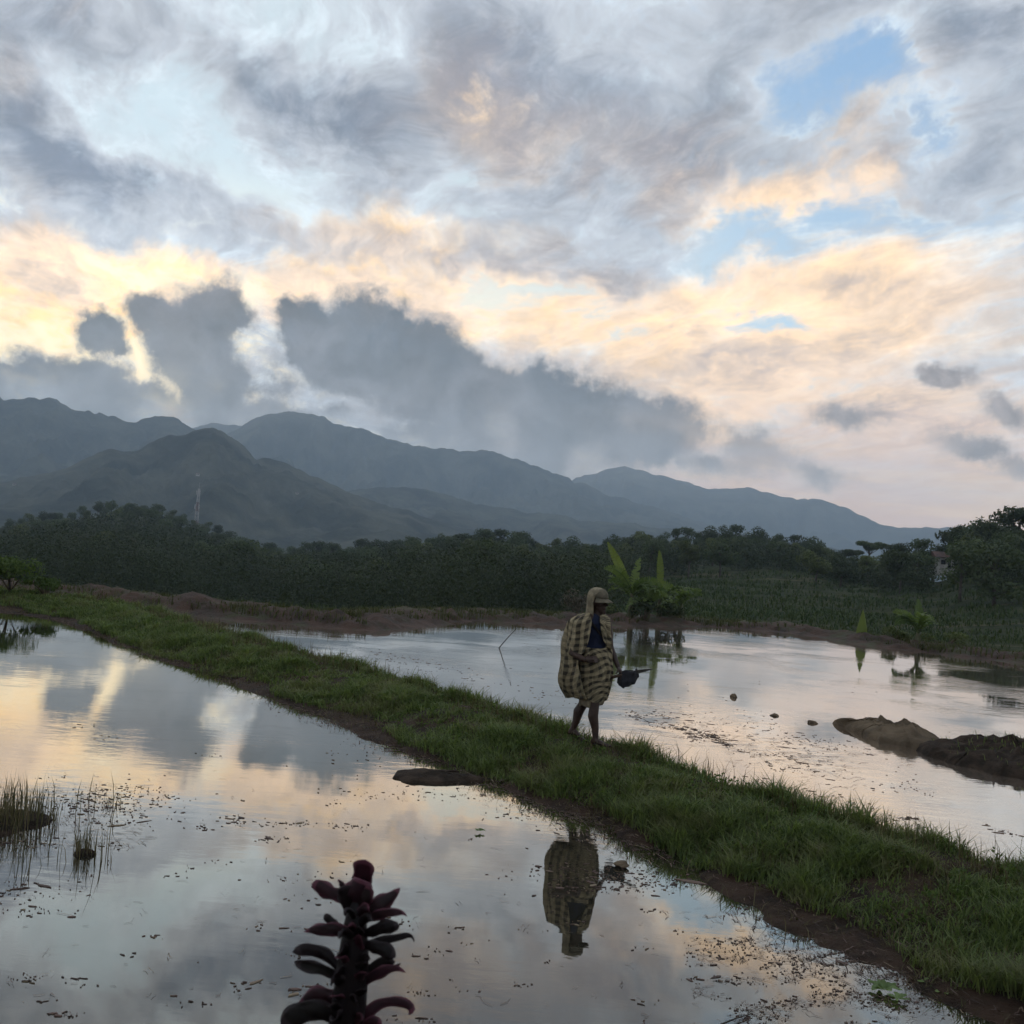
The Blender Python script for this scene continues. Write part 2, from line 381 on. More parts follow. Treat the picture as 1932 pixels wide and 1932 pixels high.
def ground_z(x, y):
    x = np.asarray(x, float); y = np.asarray(y, float)
    r = np.hypot(x, y); a = np.arctan2(x, y)
    fr = np.cos(np.clip(a, -math.pi, math.pi)); a_ = np.clip(a, -.75, .75)
    R1 = tree_r(a_); z1 = CAM_H + R1 * np.tan(out_el(a_)) - H_TREE * .8
    zf = np.interp(a_, _zfa, _zf)
    z = -.45 + (zf + .45) * sstep(r, 36, 85)
    z = z + (z1 - zf) * sstep(r, .38 * R1, 1.0 * R1)
    z = z + (-14 - z1) * sstep(r, 1.06 * R1, 3.0 * R1)
    z = z + fbm(x / 22, y / 22, 4, 3) * 1.5 * sstep(r, 45, 140) + fbm(x / 5, y / 5, 2, 8) * .16 * sstep(r, 34, 50)
    return z
def build_terrain():
    A = np.unique(np.concatenate([np.linspace(-math.pi, math.pi, 100), np.linspace(-.75, .75, 260)]))
    Rr = np.concatenate([[0.05, 4, 12, 22, 30], np.geomspace(33, 700, 130), np.geomspace(760, 5600, 22)])
    aa, rr = np.meshgrid(A, Rr); X, Y = rr * np.sin(aa), rr * np.cos(aa); Z = ground_z(X, Y)
    nA = len(A); V = np.stack([X, Y, Z], -1).reshape(-1, 3)
    i, j = np.meshgrid(np.arange(len(Rr) - 1), np.arange(nA - 1), indexing='ij'); k = (i * nA + j).ravel()
    F = np.stack([k, k + nA, k + nA + 1, k + 1], 1)
    m, t, b = material('terrain'); tc = t.node('ShaderNodeTexCoord'); v = tc.outputs['Object']
    mp = t.node('ShaderNodeMapping'); t.l.new(v, mp.inputs[0]); mp.inputs[3].default_value = (.12, 1, 1)
    c = t.mix(t.ss(t.noise(v, .25, 6, .6), .38, .62), (.022, .032, .014), (.045, .052, .022))
    c = t.mix(t.m('MULTIPLY', t.ss(t.noise(mp.outputs[0], .45, 5, .6), .54, .66), .6), c, (.115, .095, .055))
    t.l.new(c, b.inputs['Base Color']); b.inputs['Roughness'].default_value = .95; b.inputs['Specular IOR Level'].default_value = .1
    bn = t.node('ShaderNodeBump'); bn.inputs['Strength'].default_value = .8; bn.inputs['Distance'].default_value = .3
    t.l.new(t.noise(v, 3.0, 6, .7), bn.inputs['Height']); t.l.new(bn.outputs[0], b.inputs['Normal'])
    return tag(obj('ground', V, F, m), kind='structure')
build_terrain()

# ------------------------------------------------------------------ mountains
def mtn_mat(name, c1, c2):
    m, t, b = material(name); tc = t.node('ShaderNodeTexCoord'); v = tc.outputs['Object']
    c = t.mix(t.ss(t.noise(v, .010, 8, .64), .36, .64), c1, c2)
    c = t.vm('SCALE', c, scale=t.lin(t.noise(v, .05, 4, .7), .3, .7, .7, 1.3))
    t.l.new(c, b.inputs['Base Color']); b.inputs['Roughness'].default_value = 1.0; b.inputs['Specular IOR Level'].default_value = 0.05
    bn = t.node('ShaderNodeBump'); bn.inputs['Strength'].default_value = .7; bn.inputs['Distance'].default_value = 14
    t.l.new(t.noise(v, .05, 7, .7), bn.inputs['Height']); t.l.new(bn.outputs[0], b.inputs['Normal'])
    return m
RIDGES = {}
def ridge(key, D, Wf, Wb, pts, mat, seed, rough=1.0):
    pa = np.array([azel(*p)[0] for p in pts]); pe = np.array([azel(*p)[1] for p in pts])
    def zfun(a, r):
        zt = CAM_H + D * np.tan(np.interp(a, pa, pe)); zb = -16.0
        zt = zt + fbm(a * D / 36, a * 0 + seed, 5, seed, .58) * 9 * rough * (D / 2400)
        # spurs and gullies run down the slope
        dd = D * (1 + .05 * fbm(a * 9, a * 0 + 3.3, 3, seed + 5))
        tt = np.where(r < dd, (dd - r) / (Wf * D), (r - dd) / (Wb * D)); tt = np.clip(tt, 0, 1)
        prof = (1 - tt) ** 1.35
        x, y = r * np.sin(a), r * np.cos(a)
        g = fbm(x / (D * .05) + 3, y / (D * .11), 6, seed + 2, .55) * .95 * (np.clip(tt * 4, 0, 1)) * (1 - tt)
        return np.maximum(zb + (zt - zb) * np.clip(np.minimum(prof + g * .9, 1 - .9 * tt), 0, None) * sstep(a, pa[0], pa[0] + .04) * sstep(-a, -pa[-1], -pa[-1] + .04), -60) - 4 * (tt >= .999)
    RIDGES[key] = (zfun, D, Wf)
    A = np.linspace(pa[0], pa[-1], int(420 * (pa[-1] - pa[0]) / 1.0) + 60); T = np.concatenate([np.linspace(1 - Wf, 1, 60), np.linspace(1, 1 + Wb, 14)[1:]]) * D
    aa, rr = np.meshgrid(A, T); Z = zfun(aa, rr); nA = len(A)
    V = np.stack([rr * np.sin(aa), rr * np.cos(aa), Z], -1).reshape(-1, 3)
    i, j = np.meshgrid(np.arange(len(T) - 1), np.arange(nA - 1), indexing='ij'); k = (i * nA + j).ravel()
    return tag(obj('mountain', V, np.stack([k, k + nA, k + nA + 1, k + 1], 1), mat), kind='structure')
MT = mtn_mat('mountain_forest', (.012, .018, .012), (.080, .082, .058))
ridge('far_right', 4300, .30, .12, [(960, 1000), (1050, 915), (1120, 890), (1180, 876), (1240, 892), (1290, 905), (1340, 920), (1410, 916), (1480, 935), (1540, 940), (1600, 958), (1660, 990), (1700, 996), (1760, 997), (1820, 994), (1900, 1002), (2000, 1012), (2300, 1030), (2600, 1060)], MT, 11, .3)
ridge('main', 3250, .32, .15, [(180, 960), (330, 880), (400, 835), (450, 806), (500, 784), (560, 778), (600, 785), (640, 798), (700, 811), (740, 816), (780, 840), (850, 839), (910, 840), (960, 858), (1010, 875), (1060, 893), (1130, 920), (1200, 948), (1300, 975), (1450, 1010), (1700, 1070), (1900, 1100)], MT, 21, .6)
ridge('far_saddle', 4000, .2, .1, [(250, 870), (340, 815), (400, 796), (450, 800), (520, 800), (600, 850), (700, 900)], MT, 31, .5)
ridge('left', 2600, .34, .15, [(-1100, 800), (-600, 690), (-300, 700), (-100, 722), (0, 745), (60, 751), (110, 758), (150, 776), (230, 784), (300, 780), (330, 783), (370, 808), (420, 840), (520, 890), (640, 960), (760, 1020)], MT, 41)
ridge('peak', 1500, .40, .2, [(-1100, 960), (-300, 930), (0, 908), (100, 885), (200, 852), (260, 848), (300, 828), (340, 820), (400, 805), (440, 820), (480, 850), (540, 870), (600, 895), (650, 922), (720, 950), (850, 990), (1000, 1020), (1150, 1060)], MT, 51)
ridge('spur', 2100, .36, .2, [(380, 1020), (560, 960), (640, 930), (700, 920), (760, 918), (830, 930), (900, 950), (980, 962), (1100, 980), (1250, 995), (1450, 1016), (1650, 1050), (1800, 1080)], MT, 61, .7)

# ------------------------------------------------------------------ water
def water_mat(name, mud, patch, chop, lo, dist):
    m, t, b = material(name); tc = t.node('ShaderNodeTexCoord'); v = tc.outputs['Object']
    mp = t.node('ShaderNodeMapping'); t.l.new(v, mp.inputs[0]); mp.inputs[2].default_value = (0, 0, R(6)); mp.inputs[3].default_value = (.38, 1, 1)
    area = t.ss(t.noise(v, .33, 4, .55), .44, .66)
    hgt = t.m('MULTIPLY', t.noise(mp.outputs[0], 9.0, 4, .55), t.m('ADD', .10, t.m('MULTIPLY', area, chop)))
    hgt = t.m('ADD', hgt, t.m('MULTIPLY', t.noise(mp.outputs[0], 1.1, 3, .5), .9))
    bn = t.node('ShaderNodeBump'); bn.inputs['Strength'].default_value = 1.0; bn.inputs['Distance'].default_value = dist
    t.l.new(hgt, bn.inputs['Height'])
    lw = t.node('ShaderNodeLayerWeight'); lw.inputs[0].default_value = .5
    refl = t.m('ADD', lo, t.m('MULTIPLY', t.m('POWER', t.lin(lw.outputs['Facing'], .50, .96, 0, 1), 1.25), .95 - lo))
    silt = t.m('MULTIPLY', t.ss(t.noise(mp.outputs[0], 1.6, 6, .68), .56, .72), patch)
    refl = t.m('MULTIPLY', refl, t.m('SUBTRACT', 1.0, silt))
    gl = t.node('ShaderNodeBsdfGlossy'); t.put(gl.inputs['Roughness'], t.m('ADD', .015, t.m('MULTIPLY', silt, .3))); t.l.new(bn.outputs[0], gl.inputs['Normal']); gl.inputs[0].default_value = (1.0, .965, .90, 1)
    df = t.node('ShaderNodeBsdfDiffuse'); t.put(df.inputs[0], (*mud, 1))
    mx = t.node('ShaderNodeMixShader'); t.l.new(refl, mx.inputs[0]); t.l.new(df.outputs[0], mx.inputs[1]); t.l.new(gl.outputs[0], mx.inputs[2])
    t.l.new(mx.outputs[0], t.n['Material Output'].inputs[0]); t.n.remove(b)
    return m
W_NEAR = water_mat('near_water', (.026, .024, .017), .06, 1.0, .16, .0017)
W_FAR = water_mat('far_water', (.16, .125, .10), .16, 1.6, .45, .0030)

# near edge of the dike, walked from far left to right (photo view -> ground)
EDGE = [np.array([-60, 31.5]), np.array([-34, 30.5])] + [onz(*p)[:2] for p in [(-150, 1133), (0, 1152), (110, 1168), (250, 1226), (400, 1276), (560, 1331), (730, 1402), (880, 1455), (1000, 1503), (1130, 1562), (1300, 1642), (1430, 1712), (1560, 1788), (1690, 1850), (1800, 1890), (1932, 1945)]]
_l = EDGE[-1] - EDGE[-2]; EDGE += [EDGE[-1] + _l * 2.0, EDGE[-1] + _l * 8 + np.array([3.0, 0])]
EDGE = np.array(EDGE)
def resample(P, step):
    P = np.asarray(P, float); s = np.concatenate([[0], np.cumsum(np.hypot(*np.diff(P, axis=0).T))]); n = int(s[-1] / step) + 1
    # gentle smoothing of the corners
    q = np.linspace(0, s[-1], n); X = np.stack([np.interp(q, s, P[:, 0]), np.interp(q, s, P[:, 1])], 1)
    k = max(1, int(.9 / step)); ker = np.ones(2 * k + 1) / (2 * k + 1)
    pad = np.concatenate([np.repeat(X[:1], k, 0), X, np.repeat(X[-1:], k, 0)])
    return np.stack([np.convolve(pad[:, 0], ker, 'valid'), np.convolve(pad[:, 1], ker, 'valid')], 1)
DK = resample(EDGE, .12)
_t = np.gradient(DK, axis=0); _t /= np.linalg.norm(_t, axis=1)[:, None]
DN = np.stack([-_t[:, 1], _t[:, 0]], 1)           # towards the far pond
_sl = np.concatenate([[0], np.cumsum(np.hypot(*np.diff(DK, axis=0).T))])
def dike_w(y): return np.interp(y, [4.5, 6.8, 7.8, 8.8, 10.5, 12.3, 15.4, 19.3, 24, 28, 32], [2.5, 2.3, 1.85, 1.68, 1.74, 1.95, 2.15, 2.2, 2.2, 2.5, 2.9])
PROF_S = np.array([-.18, -.06, 0, .08, .17, .27, .40, .55, .70, .82, .92, 1.0, 1.07])
PROF_Z = np.array([-.30, -.08, .0, .035, .06, .11, .19, .26, .285, .285, .22, .02, -.28])
def dike_z(s, i):
    """height of the dike at relative width s, station i"""
    x = DK[i, 0] + DN[i, 0] * s * 1.5; y = DK[i, 1] + DN[i, 1] * s * 1.5
    z = np.interp(s, PROF_S, PROF_Z)
    rise = np.interp(DK[i, 1], [4, 6, 11, 20, 27, 31], [.9, .95, 1.0, 1.0, 1.05, 1.2])
    return z * np.where(z > 0, rise, 1) + (fbm(x * 1.7, y * 1.7, 4, 77) * .075 + fbm(x * 8, y * 8, 3, 78) * .03) * sstep(s, -.25, .02) * sstep(-s, -1.0, -.8)
def build_dike():
    n = len(DK); S = np.interp(np.linspace(0, 1, 34), np.linspace(0, 1, len(PROF_S)), PROF_S); V = []
    ii = np.arange(n)
    wob = fbm(_sl * .9, _sl * 0, 4, 5) * .26 + fbm(_sl * 4, _sl * 0, 3, 15) * .10
    for s in S:
        w = dike_w(DK[:, 1]) * s + wob * (1 - np.clip(s, 0, 1)) 
        P = DK + DN * w[:, None]; z = dike_z(np.full(n, s), ii)
        V.append(np.stack([P[:, 0], P[:, 1], z], 1))
    V = np.stack(V, 1).reshape(-1, 3); m_ = len(S)
    i, j = np.meshgrid(np.arange(n - 1), np.arange(m_ - 1), indexing='ij'); k = (i * m_ + j).ravel()
    F = np.stack([k, k + m_, k + m_ + 1, k + 1], 1)
    m, t, b = material('wet_mud'); tc = t.node('ShaderNodeTexCoord'); v = tc.outputs['Object']
    c = t.mix(t.ss(t.noise(v, 3.0, 7, .65), .36, .64), (.070, .042, .028), (.028, .019, .014))
    c = t.mix(t.m('MULTIPLY', t.ss(t.noise(v, 14.0, 5, .6), .52, .66), .5), c, (.075, .055, .032))
    t.l.new(c, b.inputs['Base Color']); b.inputs['Roughness'].default_value = .75; b.inputs['Specular IOR Level'].default_value = .15
    bn = t.node('ShaderNodeBump'); bn.inputs['Strength'].default_value = 1.0; bn.inputs['Distance'].default_value = .07
    t.l.new(t.noise(v, 16.0, 7, .7), bn.inputs['Height']); t.l.new(bn.outputs[0], b.inputs['Normal'])
    return tag(obj('earth_bank', V, F, m), kind='structure'), m
DIKE, MUD = build_dike()

# far edge of the far pond
FE = [np.array([-46, 33.5])] + [onz(*p)[:2] for p in [(-300, 1105), (0, 1128), (225, 1151), (300, 1156), (400, 1169), (560, 1182), (690, 1194), (780, 1193), (860, 1181), (940, 1175), (1000, 1179), (1100, 1181), (1200, 1184), (1350, 1186), (1500, 1197), (1600, 1214), (1750, 1235), (1932, 1254), (2200, 1290)]] + [np.array([46, 30.])]
FE = np.array(FE); FB = resample(FE, .15)
def build_far_bank():
    n = len(FB); t_ = np.gradient(FB, axis=0); t_ /= np.linalg.norm(t_, axis=1)[:, None]; Nn = np.stack([-t_[:, 1], t_[:, 0]], 1)
    PS = np.array([-.9, -.3, 0, .25, .5, .8, 1.1, 1.5, 2.1, 2.8, 4.0, 6.0]); PZ = np.array([-.25, -.05, .01, .07, .2, .36, .47, .5, .44, .3, 0, -1.0])
    S = np.interp(np.linspace(0, 1, 30), np.linspace(0, 1, len(PS)), PS)
    sl = np.arange(n) * .15; wob = fbm(sl * .35, sl * 0, 5, 25) * .9; V = []
    hm = np.interp(FB[:, 0], [-14, -9, -4, 0, 6, 14], [.62, .62, .6, .5, .40, .42]) * (1 + fbm(sl * .5, sl * 0, 3, 44) * .25)
    for s in S:
        P = FB + Nn * (s + wob * np.clip(1.2 - abs(s), 0, 1))[:, None]; z0 = np.interp(s, PS, PZ)
        z = z0 * np.where(z0 > 0, hm, 1) + fbm(P[:, 0] * 1.3, P[:, 1] * 1.3, 5, 9, .62) * .2 * (0.25 + np.clip(s, 0, 1))
        V.append(np.stack([P[:, 0], P[:, 1], z], 1))
    V = np.stack(V, 1).reshape(-1, 3); m_ = len(S)
    i, j = np.meshgrid(np.arange(n - 1), np.arange(m_ - 1), indexing='ij'); k = (i * m_ + j).ravel()
    m, t, b = material('red_mud'); tc = t.node('ShaderNodeTexCoord'); v = tc.outputs['Object']
    c = t.mix(t.ss(t.noise(v, 1.6, 7, .65), .36, .64), (.072, .040, .026), (.032, .021, .015))
    c = t.mix(t.m('MULTIPLY', t.ss(t.noise(v, .8, 6, .65), .5, .64), .8), c, (.060, .062, .026))
    t.l.new(c, b.inputs['Base Color']); b.inputs['Roughness'].default_value = .75; b.inputs['Specular IOR Level'].default_value = .25
    bn = t.node('ShaderNodeBump'); bn.inputs['Strength'].default_value = 1.0; bn.inputs['Distance'].default_value = .08
    t.l.new(t.noise(v, 6.0, 7, .7), bn.inputs['Height']); t.l.new(bn.outputs[0], b.inputs['Normal'])
    return tag(obj('earth_bank', V, np.stack([k, k + m_, k + m_ + 1, k + 1], 1), m), kind='structure'), Nn
FARBANK, FBN = build_far_bank()

def pond(name, poly, z, mat):
    bm = bmesh.new(); bm.faces.new([bm.verts.new((p[0], p[1], z)) for p in poly]); bmesh.ops.triangulate(bm, faces=bm.faces[:])
    me = bpy.data.meshes.new(name); bm.to_mesh(me); bm.free()
    return tag(link(name, me, mat), kind='structure')
mid = DK + DN * (dike_w(DK[:, 1]) * .5)[:, None]
near_poly = [tuple(p) for p in mid[::12]] + [(mid[-1][0], 1.0), (-60, 1.0)]
pond('water', near_poly[::-1], 0.0, W_NEAR)
fm = FB[::10] + FBN[::10] * .7
far_poly = [tuple(p) for p in mid[::12] if p[0] > -16] + [(46, -6)] + [tuple(p) for p in fm[::-1] if p[0] > -15]
pond('water', far_poly, 0.02, W_FAR)
# terrace on which the photographer stands
def build_terrace():
    X = np.linspace(-45, 14, 120); Y = np.concatenate([np.linspace(-12, 1.2, 10), np.linspace(1.35, 3.2, 20)])
    xx, yy = np.meshgrid(X, Y); e = 1.9 + fbm(xx * .5, xx * 0, 3, 12) * .5
    zz = .86 * sstep(-yy, -e - .75, -e + .1) - .5 * sstep(yy, e, e + 1.0) + fbm(xx, yy, 4, 31) * .08
    V = np.stack([xx, yy, zz], -1).reshape(-1, 3); n = len(X); i, j = np.meshgrid(np.arange(len(Y) - 1), np.arange(n - 1), indexing='ij'); k = (i * n + j).ravel()
    tag(obj('terrace', V, np.stack([k, k + 1, k + n + 1, k + n], 1), MUD), kind='structure')
build_terrace()

# ------------------------------------------------------------------ haze
def build_haze():
    m = bpy.data.materials.new('haze_air'); m.use_nodes = True; t = NT(m.node_tree); t.n.clear()
    o = t.node('ShaderNodeOutputMaterial'); v = t.node('ShaderNodeVolumePrincipled'); t.l.new(v.outputs[0], o.inputs['Volume'])
    v.inputs['Color'].default_value = (.66, .82, .98, 1); v.inputs['Density'].default_value = HAZE; v.inputs['Anisotropy'].default_value = 0.3
    b = MB().box((0, 0, 230), (11600, 11600, 580)); h = b.build('haze', m, smooth=False); tag(h, kind='stuff')
HAZE = 2.55e-4
build_haze()

# ------------------------------------------------------------------ trees
BARK = simple('bark', (.10, .085, .07), (.05, .042, .035), 6, .9, .4, 20)
LEAF_DARK = foliage('leaf_dark', (.036, .052, .026), (.066, .084, .038), .28, rand=.35)
LEAF_MID = foliage('leaf_mid', (.060, .076, .028), (.095, .112, .044), .3, rand=.3)
def leaf_cloud(rg, centers, radii, n, size, wt=None):
    """small leaf-sprays (bent quads) spread through and over ellipsoidal clumps"""
    k = rg.integers(0, len(centers), n) if wt is None else rg.choice(len(centers), n, p=wt / wt.sum()); d = rg.normal(size=(n, 3)); d /= np.linalg.norm(d, axis=1)[:, None]
    rr = rg.uniform(.45, 1.08, n) ** .6
    p = centers[k] + d * radii[k] * rr[:, None]
    a = rg.normal(size=(n, 3)); a /= np.linalg.norm(a, axis=1)[:, None]
    nn = d * 1.25 + rg.normal(size=(n, 3)) * .45; nn /= np.linalg.norm(nn, axis=1)[:, None]
    u = np.cross(nn, a); u /= np.linalg.norm(u, axis=1)[:, None] + 1e-9; v = np.cross(nn, u)
    sz = size[k] if hasattr(size, '__len__') else size
    s = (sz * rg.uniform(.55, 1.35, n))[:, None]
    V = np.stack([p - u * s * .5, p + v * s * .34 - nn * s * .08, p + u * s * .6, p - v * s * .34 - nn * s * .08], 1).reshape(-1, 3)
    F = np.arange(4 * n).reshape(-1, 4)
    return V, F
def tree_proto(seed, h, shape, n, size, mat):
    rg = np.random.default_rng(seed); root = empty('broadleaf_tree')
    mb = MB(); lean = rg.normal(size=2) * .04 * h
    th = h * (.62 if shape != 'umbrella' else .74)
    mb.tube([(0, 0, -.5), (lean[0] * .2, lean[1] * .2, th * .35), (lean[0] * .6, lean[1] * .6, th * .7), (lean[0], lean[1], th)], [.028 * h, .022 * h, .015 * h, .007 * h], 7)
    cs, rs = [], []
    nc = {'round': 11, 'tall': 12, 'umbrella': 9, 'bush': 7}[shape]
    for i in range(nc):
        a = rg.uniform(0, 2 * math.pi)
        if shape == 'round': r = rg.uniform(.05, .30) * h; z = rg.uniform(.38, .86) * h; rad = rg.uniform(.13, .21) * h
        elif shape == 'tall': r = rg.uniform(.02, .17) * h; z = rg.uniform(.30, .92) * h; rad = rg.uniform(.10, .16) * h
        elif shape == 'umbrella': r = rg.uniform(.08, .38) * h; z = rg.uniform(.70, .92) * h; rad = rg.uniform(.12, .18) * h
        else: r = rg.uniform(.05, .34) * h; z = rg.uniform(.22, .72) * h; rad = rg.uniform(.20, .30) * h
        c = np.array([math.cos(a) * r + lean[0], math.sin(a) * r + lean[1], z]); cs.append(c); rs.append((rad * 1.15, rad * 1.15, rad * (.8 if shape != 'umbrella' else .5)))
        b0 = np.array([lean[0] * .5, lean[1] * .5, min(z * .72, th * .9)]); mb.tube([b0, b0 * .45 + c * .55 + np.array([0, 0, -.02 * h]), c], [.010 * h, .007 * h, .003 * h], 5, False)
    mb.build('trunk', BARK, root)
    V, F = leaf_cloud(rg, np.array(cs), np.array(rs), n, size)
    link('crown', mesh('crown', V, F, False), mat, root)
    return root
SPEC = [('round', LEAF_DARK), ('tall', LEAF_DARK), ('umbrella', LEAF_DARK), ('round', LEAF_MID), ('round', LEAF_DARK), ('tall', LEAF_MID), ('bush', LEAF_DARK), ('round', LEAF_DARK)]
PROTO = [tree_proto(100 + i, 8.0, s, 2000 if s != 'bush' else 1600, .40, m) for i, (s, m) in enumerate(SPEC)]
used_p = [False] * len(PROTO)
NAMES = {'round': 'rounded tree', 'tall': 'narrow tree', 'umbrella': 'flat-topped tree', 'bush': 'bushy tree'}
LAND = [(150, 'above the bush at the dike end'), (330, 'on the crown of the wooded hill'), (420, 'near the telecom mast'), (560, 'above the low end of the hill'), (760, 'below the rounded main mountain'), (1000, 'behind the tall red mud bank'), (1120, 'beside the dry brown bush'), (1300, 'behind the banana clump'), (1480, 'between banana clump and young shoot'), (1600, 'short of the young banana shoot'), (1740, 'behind the young banana shoot'), (1840, 'around the white house'), (9999, 'past the white house')]
def place_tree(kind, x, y, h, place, group, wide=1.0, row='on the slope'):
    p = PROTO[kind]
    if used_p[kind]: o = copy_tree(p)
    else: o = p; used_p[kind] = True
    o.location = (x, y, float(ground_z(x, y)) - .1); o.rotation_euler = (0, 0, random.uniform(0, 6.28)); s = h / 8.0; o.scale = (s * wide, s * wide, s)
    tone = 'yellowish green' if SPEC[kind][1] is LEAF_MID else 'dark green'
    size = ('short' if h < 5.2 else 'tall' if h > 7.4 else 'mid-height') + (' broad' if wide > 1.12 else '')
    tag(o, f'{size} {tone} {NAMES[SPEC[kind][0]]} {row} {place}', 'tree', group)
    return o
def zone_of(px):
    return next(l for lim, l in LAND if px < lim), ('trees on the wooded hill' if px < 560 else 'trees of the long tree line' if px < 1600 else 'trees by the white house')
FOREST_C, FOREST_R = [], []
def patchy(m, c2, sc, amt=.75, lo=.46, hi=.66):
    t = NT(m.node_tree); b = t.n['Principled BSDF']; src = b.inputs['Base Color'].links[0].from_socket; tc = t.node('ShaderNodeTexCoord')
    f = t.m('MULTIPLY', t.ss(t.noise(tc.outputs['Object'], sc, 4, .6), lo, hi), amt); col = t.mix(f, src, c2)
    t.l.new(col, b.inputs['Base Color'])
WOOD = foliage('wood_leaf', (.024, .034, .018), (.044, .056, .026), .26, rand=0)
patchy(WOOD, (.012, .020, .012), .16, .85, .48, .60); patchy(WOOD, (.085, .080, .042), .045, .6, .54, .66)
def plant_forest():
    rg = np.random.default_rng(5); n = 0
    # skyline trees
    px = -40.0
    while px < 1985:
        a = azel(px, 1000)[0]; R1 = float(tree_r(a)) * rg.uniform(.93, 1.03)
        x, y = R1 * math.sin(a), R1 * math.cos(a); top = CAM_H + R1 * math.tan(float(out_el(a)) ); h = top - float(ground_z(x, y))
        h = max(3.6, h * rg.uniform(.86, 1.16) * (1.18 if px > 1700 else 1.1 if px > 900 else 1.0)); pl, gr = zone_of(px)
        kind = int(rg.choice([0, 1, 2, 3, 4, 7, 5] if px > 1600 else [0, 1, 7, 3, 4, 7, 5])) if px > 900 else int(rg.choice([0, 4, 7, 3, 6, 0]))
        place_tree(kind, x, y, h, pl, gr, rg.uniform(.85, 1.25), 'on the skyline'); n += 1
        px += rg.uniform(14, 27) if px < 1560 else rg.uniform(18, 36)
    # slopes in front of the skyline
    for row, f in enumerate((.90, .80, .70, .60, .50, .41)):
        px = -40 + rg.uniform(0, 20)
        while px < 1985:
            a = azel(px, 1000)[0]; R1 = float(tree_r(a)) * f * rg.uniform(.96, 1.04); x, y = R1 * math.sin(a), R1 * math.cos(a)
            pl, gr = zone_of(px); keep = .95 if f > .65 else (.85 if px < 1150 else .45 if f > .55 else 0)
            if px > 1600: keep = .9 if f > .75 else .35 if f > .55 else 0
            in_house = 1755 < px < 1815 and f < .95
            if rg.uniform() < keep and n < 298 and not in_house:
                place_tree(int(rg.choice([0, 3, 4, 6, 7, 5, 6])), x, y, min(rg.uniform(4.8, 8.4) * (1.0 if px < 1150 else 1.12), CAM_H + R1 * math.tan(float(out_el(a)) - .004) - float(ground_z(x, y))), pl, gr, rg.uniform(.9, 1.3)); n += 1
            px += rg.uniform(28, 48) * (1.0 + .22 * row)
    # the wood between them reads as one mass
    for i in range(2300):
        px = rg.uniform(-120, 2050); a = azel(px, 1000)[0]; f = rg.uniform(.24 if px < 1150 else .46, .97)
        if px > 1200 and f < .60 + .12 * min(1, (px - 1200) / 500): continue
        if 1750 < px < 1825 and f < .96: continue
        R1 = float(tree_r(a)) * f; x, y = R1 * math.sin(a), R1 * math.cos(a); z = float(ground_z(x, y))
        s = 1.3 + (.5 + 3.0 * (1 - float(sstep(f, .5, .86)))) * rg.uniform() ** 1.6; zm = CAM_H + R1 * math.tan(float(out_el(a)) - .006); s = min(s, (zm - z) / 1.95)
        if s < .7: continue
        s = s; FOREST_C.append((x, y, z + s * .75)); FOREST_R.append((s * 1.2, s * 1.2, s))
    C_, R_ = np.array(FOREST_C), np.array(FOREST_R)
    V, F = leaf_cloud(rg, C_, R_, 300000, np.clip(np.hypot(C_[:, 0], C_[:, 1]) * .0023, .2, 1.0), R_[:, 0] ** 2 / np.hypot(C_[:, 0], C_[:, 1]) ** .7)
    tag(link('wood', mesh('wood', V, F, False), WOOD), 'dark dense wood filling the slopes between the trees', 'wood', kind='stuff')
plant_forest()
for i, p in enumerate(PROTO):
    if not used_p[i]:
        for ch in list(p.children): bpy.data.objects.remove(ch)
        bpy.data.objects.remove(p)

# ------------------------------------------------------------------ houses and mast
WHITE = simple('white_wall', (.42, .41, .38), (.30, .29, .27), 1.5, .85)
ROOF = simple('rust_roof', (.10, .045, .032), (.05, .03, .026), 2.0, .7)
DARKW = simple('window_dark', (.02, .022, .025), (.012, .012, .014), 2, .25, spec=.6)
def house(loc, rz, w, d, h, label, nwin=2):
    e = empty('house', loc, rz)
    MB().box((0, 0, h / 2 - .5), (w, d, h + 1.0)).build('wall', WHITE, e, False)
    r = MB(); o = .35; V = [(-w / 2 - o, -d / 2 - o, h + .003), (w / 2 + o, -d / 2 - o, h + .003), (w / 2 + o, d / 2 + o, h + .003), (-w / 2 - o, d / 2 + o, h + .003), (-w / 2 - o, 0, h + d * .3), (w / 2 + o, 0, h + d * .3)]
    r.add(V, [(0, 1, 5, 4), (2, 3, 4, 5), (0, 4, 3), (1, 2, 5), (0, 3, 2, 1)]); r.build('roof', ROOF, e, False)
    for k in range(nwin):
        x = (k + .5) / nwin * w - w / 2
        MB().box((x, -d / 2 - .02, h * .55), (w * .28 / nwin * 1.3, .06, h * .38)).build('window', DARKW, e, False)
    MB().box((w * .5 / nwin * .0, -d / 2 - .025, h * .36), (w * .11, .07, h * .72)).build('door', DARKW, e, False)
    return tag(e, label, 'house')
def on_ground(px, py, r0, r1, step=.5, zf=None):
    d = ray(px, py); best = None
    for t_ in np.arange(r0, r1, step):
        p = EYE + d * t_
        z = float(zf(math.atan2(p[0], p[1]), math.hypot(p[0], p[1]))) if zf else float(ground_z(p[0], p[1]))
        if p[2] <= z: return p
    return EYE + d * r1
def face_cam(p): return -math.atan2(p[0], p[1])
p = on_ground(1785, 1074, 80, 140, .25); house((p[0], p[1], p[2] + .1), face_cam(p) + .3, 3.0, 2.4, 1.35, 'small white house with rusty roof half hidden in the trees')
p = aty(325, 1037, 335.0); house((p[0], p[1], p[2]), face_cam(p) - .1, 4.4, 3.0, 1.3, 'white house with three windows on the wooded hill', 3)
